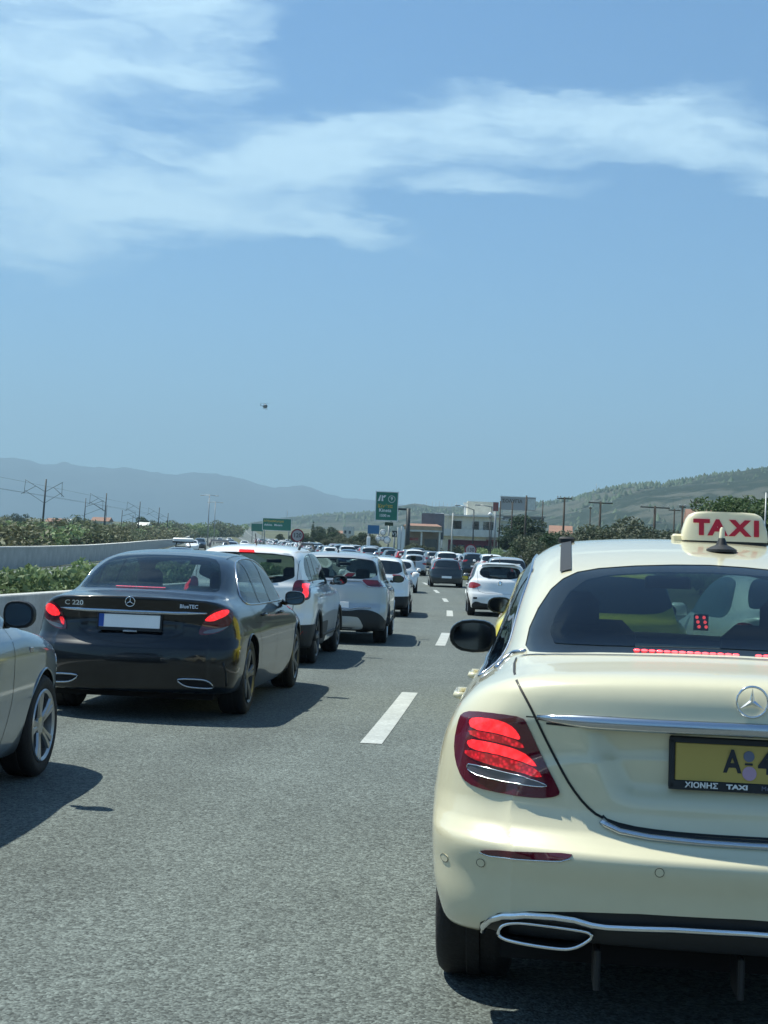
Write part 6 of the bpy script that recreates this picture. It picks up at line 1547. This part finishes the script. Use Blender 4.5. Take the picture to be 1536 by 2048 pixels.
gp = empty('gantry_pole', at(814, 1100, 191)[:2]+(g,), -.02, 'thick grey cantilever pole carrying the green exit board', 'pole'); xt, _, zt = at(816, 1017, 191); bx = gp.location.x; hh = zt-g
mk('post', join(*[tube([(0, 0, -.2), (0, 0, hh)], [.32, .26], 8)]), MAT['dark_steel'], gp); mk('arm', join(box(-1.5, .14, hh-.12, 3.3, .24, .26), box(-2.2, .12, hh-.9, .12, .1, 1.8)), MAT['dark_steel'], gp, smooth=False)
def board(name, px, py, wpx, hpx, Y, m, lab, txts=(), border='sign_white', legs=True, leg_m='galvanised', cat='road sign', rzz=-.02):
    x, yy, zc = at(px, py, Y); s = Y/PX; W_, H_ = wpx*s, hpx*s; g = float(rz(Y)); root = empty(name, (x, yy, g), rzz, lab, cat); h = zc-g
    mk('sign_panel', box(0, 0, h, W_, .12, H_), MAT[m], root, smooth=False)
    if border: b_ = H_*.035; mk('sign_border', join(box(0, -.064, h+H_/2-b_/2, W_, .012, b_), box(0, -.064, h-H_/2+b_/2, W_, .012, b_), box(-W_/2+b_/2, -.064, h, b_, .012, H_-2*b_), box(W_/2-b_/2, -.064, h, b_, .012, H_-2*b_)), MAT[border], root, smooth=False)
    if legs:
        for q in ((-.42, .42) if wpx > 20 else (0,)): mk('post', tube([(q*W_, .12, -.2), (q*W_, .12, h+H_*.4)], .12, 8), MAT[leg_m], root)
    for (t, dx, dz, size, mm) in txts: mk('sign_lettering', to_rear(text_mesh(t, size*H_, .004, size*H_*.02), dx*W_, -.068, h+dz*H_, 0, 1), MAT[mm], root, smooth=False)
    return root
b1 = board('direction_sign', 554, 1049, 58, 25, 330, 'sign_green', 'wide green direction board over the road, left of the round speed sign', [('Αθήνα', -.30, .25, .24, 'sign_yellow'), ('Athina', -.30, -.05, .24, 'sign_white'), ('Μέγαρα', .05, .25, .22, 'sign_yellow'), ('Megara', .05, -.05, .22, 'sign_white')])
mk('sign_arrow', join(box(2.2, -.07, 8.2-.55+0, .16, .01, 1.5)), MAT['sign_white'], b1, smooth=False)
board('direction_sign', 515, 1055, 24, 15, 450, 'sign_green', 'small green board further along, left of the wide one', border=None)
# signs among the buildings
board('billboard', 747, 1059, 23, 17, 200, 'sign_blue', 'plain blue billboard left of the exit board, above the white globes', cat='billboard', border=None)
board('shop_sign', 778, 1048, 17, 7, 200, 'leaf_dark', 'dark green strip sign just under the exit board', cat='sign', border=None)
for (px, py, w, h, lab) in [(789, 1068, 10, 13, 'white-lettered dark sign left of the gantry pole'), ]: board('shop_sign', px, py, w, h, 195, 'dark_steel', lab, [('V', -.25, 0, .6, 'sign_white'), (')', .25, 0, .7, 'sign_white')], cat='sign', border=None)
for (px, a_, b_, lab) in [(799, 1054, 1092, 'white arched banner left of the gantry pole'), (806, 1052, 1085, 'narrow white banner touching the gantry pole')]:
    x, yy, zt = at(px, a_, 188); s = 188/PX; g = float(rz(188)); H_ = zt-g; r = empty('banner', (x, yy, g), 0, lab, 'banner'); mk('post', tube([(-.2, 0, -.1), (-.2, 0, H_)], .04, 6), MAT['galvanised'], r)
    V = [(-.17, 0, H_*.25), (.18, 0, H_*.28), (.30, 0, H_*.8), (.12, 0, H_*.97), (-.17, 0, H_)]; mk('cloth', (V+[(a, .03, c) for a, b, c in V], [tuple(range(5)), tuple(range(9, 4, -1))]+[(i, 5+i, 5+(i+1) % 5, (i+1) % 5) for i in range(5)]), MAT['sign_white'], r, smooth=False)
# white globes
x, yy, _ = at(765, 1090, 172); g = float(rz(172)); gl = empty('globe_sculpture', (x, yy, g), 0, 'cluster of big white globes with rings beside the road, under the blue billboard', 'sculpture'); s = 172/PX
def ball(r, n=20): return lathe([(r*math.sin(math.pi*k/12), -r*math.cos(math.pi*k/12)) for k in range(13)], n, 'z')
for (px, py, r) in [(766, 1065, 6.5), (757, 1077, 6), (765, 1077, 5), (774, 1080, 8)]:
    a, _, c = at(px, py, 172); b_ = mk('globe', xf(ball(r*s), loc=(a-x, 0, c-g)), MAT['sign_white'], gl)
    q = [(a-x+r*s*.8*math.cos(t), -r*s*.62, c-g+r*s*.8*math.sin(t)) for t in np.linspace(0, 2*math.pi, 20)[:-1]]; mk('ring', tube(q, .06, 5, True), MAT['galvanised'], b_)
mk('plinth', box(.1, 0, .5, 1.9, .9, 1.2), MAT['concrete'], gl, smooth=False)
x, yy, zt = at(737, 1080, 180); tag(mk('roadside_pillar', xf(box(x, yy, (zt+float(rz(180)))/2-.2, .45, .4, zt-float(rz(180))+1.2, .05)), MAT['sign_white'], smooth=False), 'stubby white pillar left of the white globes', 'pillar')

# ------------------------------------------------------------------ buildings
for n_, c_ in [('wall_cream', (.72, .69, .58)), ('wall_white', (.55, .55, .52)), ('wall_grey', (.16, .18, .20)), ('wall_burgundy', (.13, .03, .05)), ('fascia_tan', (.40, .30, .20)), ('roof_tile', (.26, .15, .11)), ('wall_stone', (.33, .29, .26)), ('wall_pink', (.40, .28, .26)), ('shutter_brown', (.13, .11, .09)), ('trim_white', (.66, .66, .62))]:
    noisy(mat(n_, c_, .85), 1.2, .10, second=(6, .06))
mat('window_dark', (.03, .04, .05), .1, 0, .5)
def window(root, x, y, z, w, h, sill=True, shut=False):
    f = mk('window', join(box(x, y-.03, z+h/2+.05, w+.2, .12, .10), box(x-w/2-.05, y-.03, z, .10, .12, h), box(x+w/2+.05, y-.03, z, .10, .12, h), box(x, y-.05, z-h/2-.06, w+.3, .2, .10)), MAT['trim_white'], root, smooth=False)
    mk('pane', box(x, y+.02, z, w, .04, h), MAT['shutter_brown' if shut else 'window_dark'], f, smooth=False); return f
def bld(name, px, base, Y, lab, cat='building', rzz=-.03):
    x, yy, _ = at(px, base, Y); g = float(rz(Y))+.1; return empty(name, (x, yy, g), rzz, lab, cat), Y/PX
w_, s = bld('white_building', 940, 1108, 225, 'cream two-storey building with a burgundy shop front, right of the green exit board')
mk('ground_floor', box(-.1, 4, 1.7, 9.6, 8, 3.4), MAT['wall_cream'], w_, smooth=False); mk('upper_floor', box(.2, 4.2, 4.95, 8.6, 7.8, 2.9), MAT['wall_cream'], w_, smooth=False)
mk('balcony_slab', box(-.2, -.2, 3.45, 10.6, 1.6, .22), MAT['trim_white'], w_, smooth=False); mk('roof_slab', box(.1, 4.0, 6.5, 9.4, 8.8, .22), MAT['trim_white'], w_, smooth=False)
mk('roof_room', box(1.5, 5, 7.7, 4.2, 5, 2.3), MAT['wall_cream'], w_, smooth=False); mk('roof_edge', box(-4.9, 1.2, 6.62, 1.3, 2.0, .32), MAT['sign_white'], w_, smooth=False)
mk('chimney', join(box(-.9, 3, 7.4, .38, .4, 2.0), box(-.9, 3, 8.5, .6, .6, .3)), MAT['sign_white'], w_, smooth=False)
for (xx, ww, hh_) in ((-2.2, 1.5, 1.4), (.7, 1.0, 1.9), (2.6, 1.6, 1.4)): window(w_, xx, .3, 5.0 if hh_ < 1.8 else 4.75, ww, hh_, shut=True)
for xx in (-4.9, -4.1, -3.6): mk('column', box(xx, -.6, 5.0, .22, .22, 2.9), MAT['wall_cream'], w_, smooth=False)
mk('balcony_wall', box(-.2, -.95, 4.0, 10.4, .12, .85), MAT['trim_white'], w_, smooth=False)
mk('shop_front', box(.3, -.04, 1.45, 7.4, .16, 2.7), MAT['wall_burgundy'], w_, smooth=False)
for xx in (-2.7, -1.4, -.1, 1.2, 2.5, 3.6): mk('shop_window', box(xx, -.16, 1.2, .95, .06, 1.7), MAT['window_dark'], w_, smooth=False)
mk('awning', box(3.2, -.7, 2.9, 1.8, 1.3, .12), MAT['sign_red'], w_, smooth=False); mk('pipe', tube([(-4.4, -.9, 0), (-4.4, -.9, 3.4)], .12, 6), MAT['trim_white'], w_)
r_, s = bld('side_house', 996, 1108, 232, 'grey-green two-storey wing with a flat white roof, right of the cream building')
mk('wall', box(.2, 3, 3.0, 3.4, 6, 6.0), MAT['wall_cream'], r_, smooth=False); mk('roof_slab', box(.4, 3, 6.1, 4.6, 6.6, .2), MAT['trim_white'], r_, smooth=False)
for (xx, zz) in ((-.8, 4.7), (.4, 4.7), (1.4, 4.7), (-.6, 2.2), (1.2, 1.6)): window(r_, xx, 0, zz, .6, 1.5 if zz > 3 else 1.0)
k_, s = bld('canopy_station', 846, 1106, 205, 'low building with a long tan canopy on posts, left of the cream building')
mk('canopy', join(box(-.2, 2, 4.15, 5.4, 6, .55)), MAT['fascia_tan'], k_, smooth=False); mk('canopy_trim', box(-.2, -1.06, 3.75, 5.5, .2, .22), MAT['trim_white'], k_, smooth=False)
mk('tiled_roof', ([(-2.9, -.8, 4.43), (2.5, -.8, 4.43), (2.5, 5, 4.43), (-2.9, 5, 4.43), (-2.2, 2, 4.8), (1.8, 2, 4.8)], [(0, 1, 5, 4), (1, 2, 5), (2, 3, 4, 5), (3, 0, 4), (3, 2, 1, 0)]), MAT['roof_tile'], k_, smooth=False)
for xx in (-2.5, -.3, 2.2): mk('column', box(xx, -.8, 1.85, .24, .24, 3.7), MAT['trim_white'], k_, smooth=False)
mk('back_wall', box(-.2, 4, 1.85, 5.2, .3, 3.7), MAT['wall_stone'], k_, smooth=False); mk('shop_window', box(1.0, 3.8, 1.6, 1.8, .08, 2.2), MAT['window_dark'], k_, smooth=False); mk('fuel_price_board', box(-1.5, 0, 2.6, 1.6, .2, .4), MAT['red_paint'], k_, smooth=False)
mk('upper_block', box(1.2, 7, 4.6, 3.2, 4, 3.6), MAT['wall_grey'], k_, smooth=False)
q_, s = bld('billboard_building', 1036, 1106, 285, 'grey-blue building half hidden by trees, carrying the long rooftop billboard')
mk('wall', box(0, 5, 3.9, 9.6, 9, 8.2), MAT['wall_grey'], q_, smooth=False); mk('roof_slab', box(0, 5, 8.1, 10.2, 9.6, .25), MAT['concrete'], q_, smooth=False)
for zz in (2.2, 4.6, 6.8):
    for xx in (-3.8, -2.2, -.4, 1.2, 2.8, 4.0): window(q_, xx, .45, zz, .9, 1.1)
mk('balcony_slab', join(box(-2.6, -.2, 5.7, 3.4, 1.2, .2), box(-2.6, -.2, 3.4, 3.4, 1.2, .2)), MAT['trim_white'], q_, smooth=False)
x, yy, zc = at(1036, 1007.5, 284); bb = empty('rooftop_billboard', (x, yy, zc), .06, 'long pale rooftop billboard with dark letters over the grey-blue building', 'billboard'); s = 284/PX
mk('sign_panel', box(0, 0, 0, 71*s, .15, 26*s), MAT['sign_face'], bb, smooth=False); mk('panel_top', box(0, -.02, 13.6*s, 72*s, .25, 1.6*s), MAT['sign_white'], bb, smooth=False); mk('side_panel', box(27*s, -.12, -.5*s, 15*s, .05, 22*s), MAT['concrete_cap'], bb, smooth=False)
mk('sign_lettering', to_rear(text_mesh('ΣΟΛΥΓΙΑ', 9.5*s, .02, .02, spacing=1.0), -12*s, -.12, 4.5*s, 0, 1.0), MAT['shutter_brown'], bb, smooth=False)
mk('frame', join(*[tube([(u*s, .3, -13*s), (u*s, .3, 13*s)], .1, 5) for u in (-34, -12, 12, 34)]), MAT['dark_steel'], bb)
rb = board('box_sign', 991.5, 1013.5, 12, 19, 200, 'red_paint', 'upright red box sign with a white edge, left of the rooftop billboard', cat='sign', border='sign_white')
for (px, base, top, Y, w, wallm, roofm, lab) in [(695, 1068, 1053, 420, 2.6, 'wall_white', None, 'small white flat-roofed house on the slope left of the exit board'), (674, 1066, 1061, 430, 3.4, 'wall_white', 'roof_tile', 'low white house with a dull roof between the cypress and the white cube house'),
        (108, 1046, 1036, 470, 5, 'wall_pink', 'roof_tile', 'pink house with a red roof behind the first railway mast'), (120, 1046, 1037, 500, 6, 'wall_white', 'concrete_cap', 'white-roofed house right of the pink one'), (200, 1046, 1034, 480, 5.5, 'wall_white', 'roof_tile', 'pale house beside the second railway mast'), (40, 1052, 1044, 420, 9, 'wall_pink', 'roof_tile', 'long low reddish house at the far left among the scrub'),
        (284, 1062, 1044, 450, 3, 'wall_white', 'concrete_cap', 'narrow pale house behind the third railway mast'), (1122, 1056, 1050, 150, 1.7, 'wall_stone', 'roof_tile', 'small hut with a pink tiled roof right of the leftmost slim pole'), (1430, 1036, 1018, 180, 6, 'wall_pink', 'roof_tile', 'tiled roof peeking out between the taxi sign and the pine'), (1010, 1085, 1071, 210, 1.6, 'sign_white', None, 'small white kiosk between the cream building and the trees')]:
    x, yy, zb_ = at(px, base, Y); zt = at(px, top, Y)[2]; g = min(float(rz(Y)), zb_)-.5; h = zt-g; r_ = empty('house', (x, yy, g), -.1, lab, 'house')
    mk('wall', box(0, 2.5, h*.40 if roofm else h/2, w, 5, h*.8 if roofm else h), MAT[wallm], r_, smooth=False)
    if roofm: e = .35; mk('roof', ([(-w/2-e, -e, h*.8), (w/2+e, -e, h*.8), (w/2+e, 5+e, h*.8), (-w/2-e, 5+e, h*.8), (-w/2-e, 2.5, h), (w/2+e, 2.5, h)], [(0, 1, 5, 4), (2, 3, 4, 5), (1, 2, 5), (3, 0, 4), (3, 2, 1, 0)]), MAT[roofm], r_, smooth=False)
    for xx in ((-.25, .25) if w > 2 else (0,)): window(r_, xx*w, -.02, h*.8-1.3 if roofm else h-1.6, .7, .9)
# marker post in the scrub
x, yy, zt = at(21, 1072, 95); tag(mk('marker_post', box(x, yy, zt-.6, .22, .12, 1.2), MAT['sign_white'], smooth=False), 'short white marker post in the scrub just behind the grey wall', 'post')

# ------------------------------------------------------------------ helicopter
x, yy, zc = at(530, 812, 800); he = empty('helicopter', (x, yy, zc), .5, 'tiny dark helicopter in the clear sky left of centre', 'helicopter')
V, F = lathe([(0, -1.9), (.55, -1.7), (.95, -1.1), (1.15, -.2), (1.1, .6), (.75, 1.5), (.3, 2.3), (0, 2.5)], 16, 'z'); mk('fuselage', ([(v[0], v[2], v[1]) for v in V], F), MAT['dark_paint'], he)
mk('tail_boom', tube([(0, 2.0, .3), (0, 6.2, .7)], [.28, .12], 8), MAT['dark_paint'], he); mk('tail_fin', box(0, 6.1, 1.2, .08, .6, 1.3), MAT['dark_paint'], he, smooth=False)
mk('rotor_mast', tube([(0, 0, 1.0), (0, 0, 1.55)], .14, 6), MAT['dark_steel'], he)
for k in range(4): a = k*math.pi/2+.35; mk('rotor_blade', tube([(0, 0, 1.5), (3.9*math.cos(a), 3.9*math.sin(a), 1.55)], [.10, .08], 5, flat=.3), MAT['dark_steel'], he)
for s_ in (-1, 1): mk('skid', join(tube([(s_*.9, -1.5, -1.5), (s_*.9, 1.6, -1.5)], .07, 6), tube([(s_*.5, -.6, -.8), (s_*.9, -.6, -1.5)], .06, 5), tube([(s_*.5, .8, -.8), (s_*.9, .8, -1.5)], .06, 5)), MAT['dark_steel'], he)
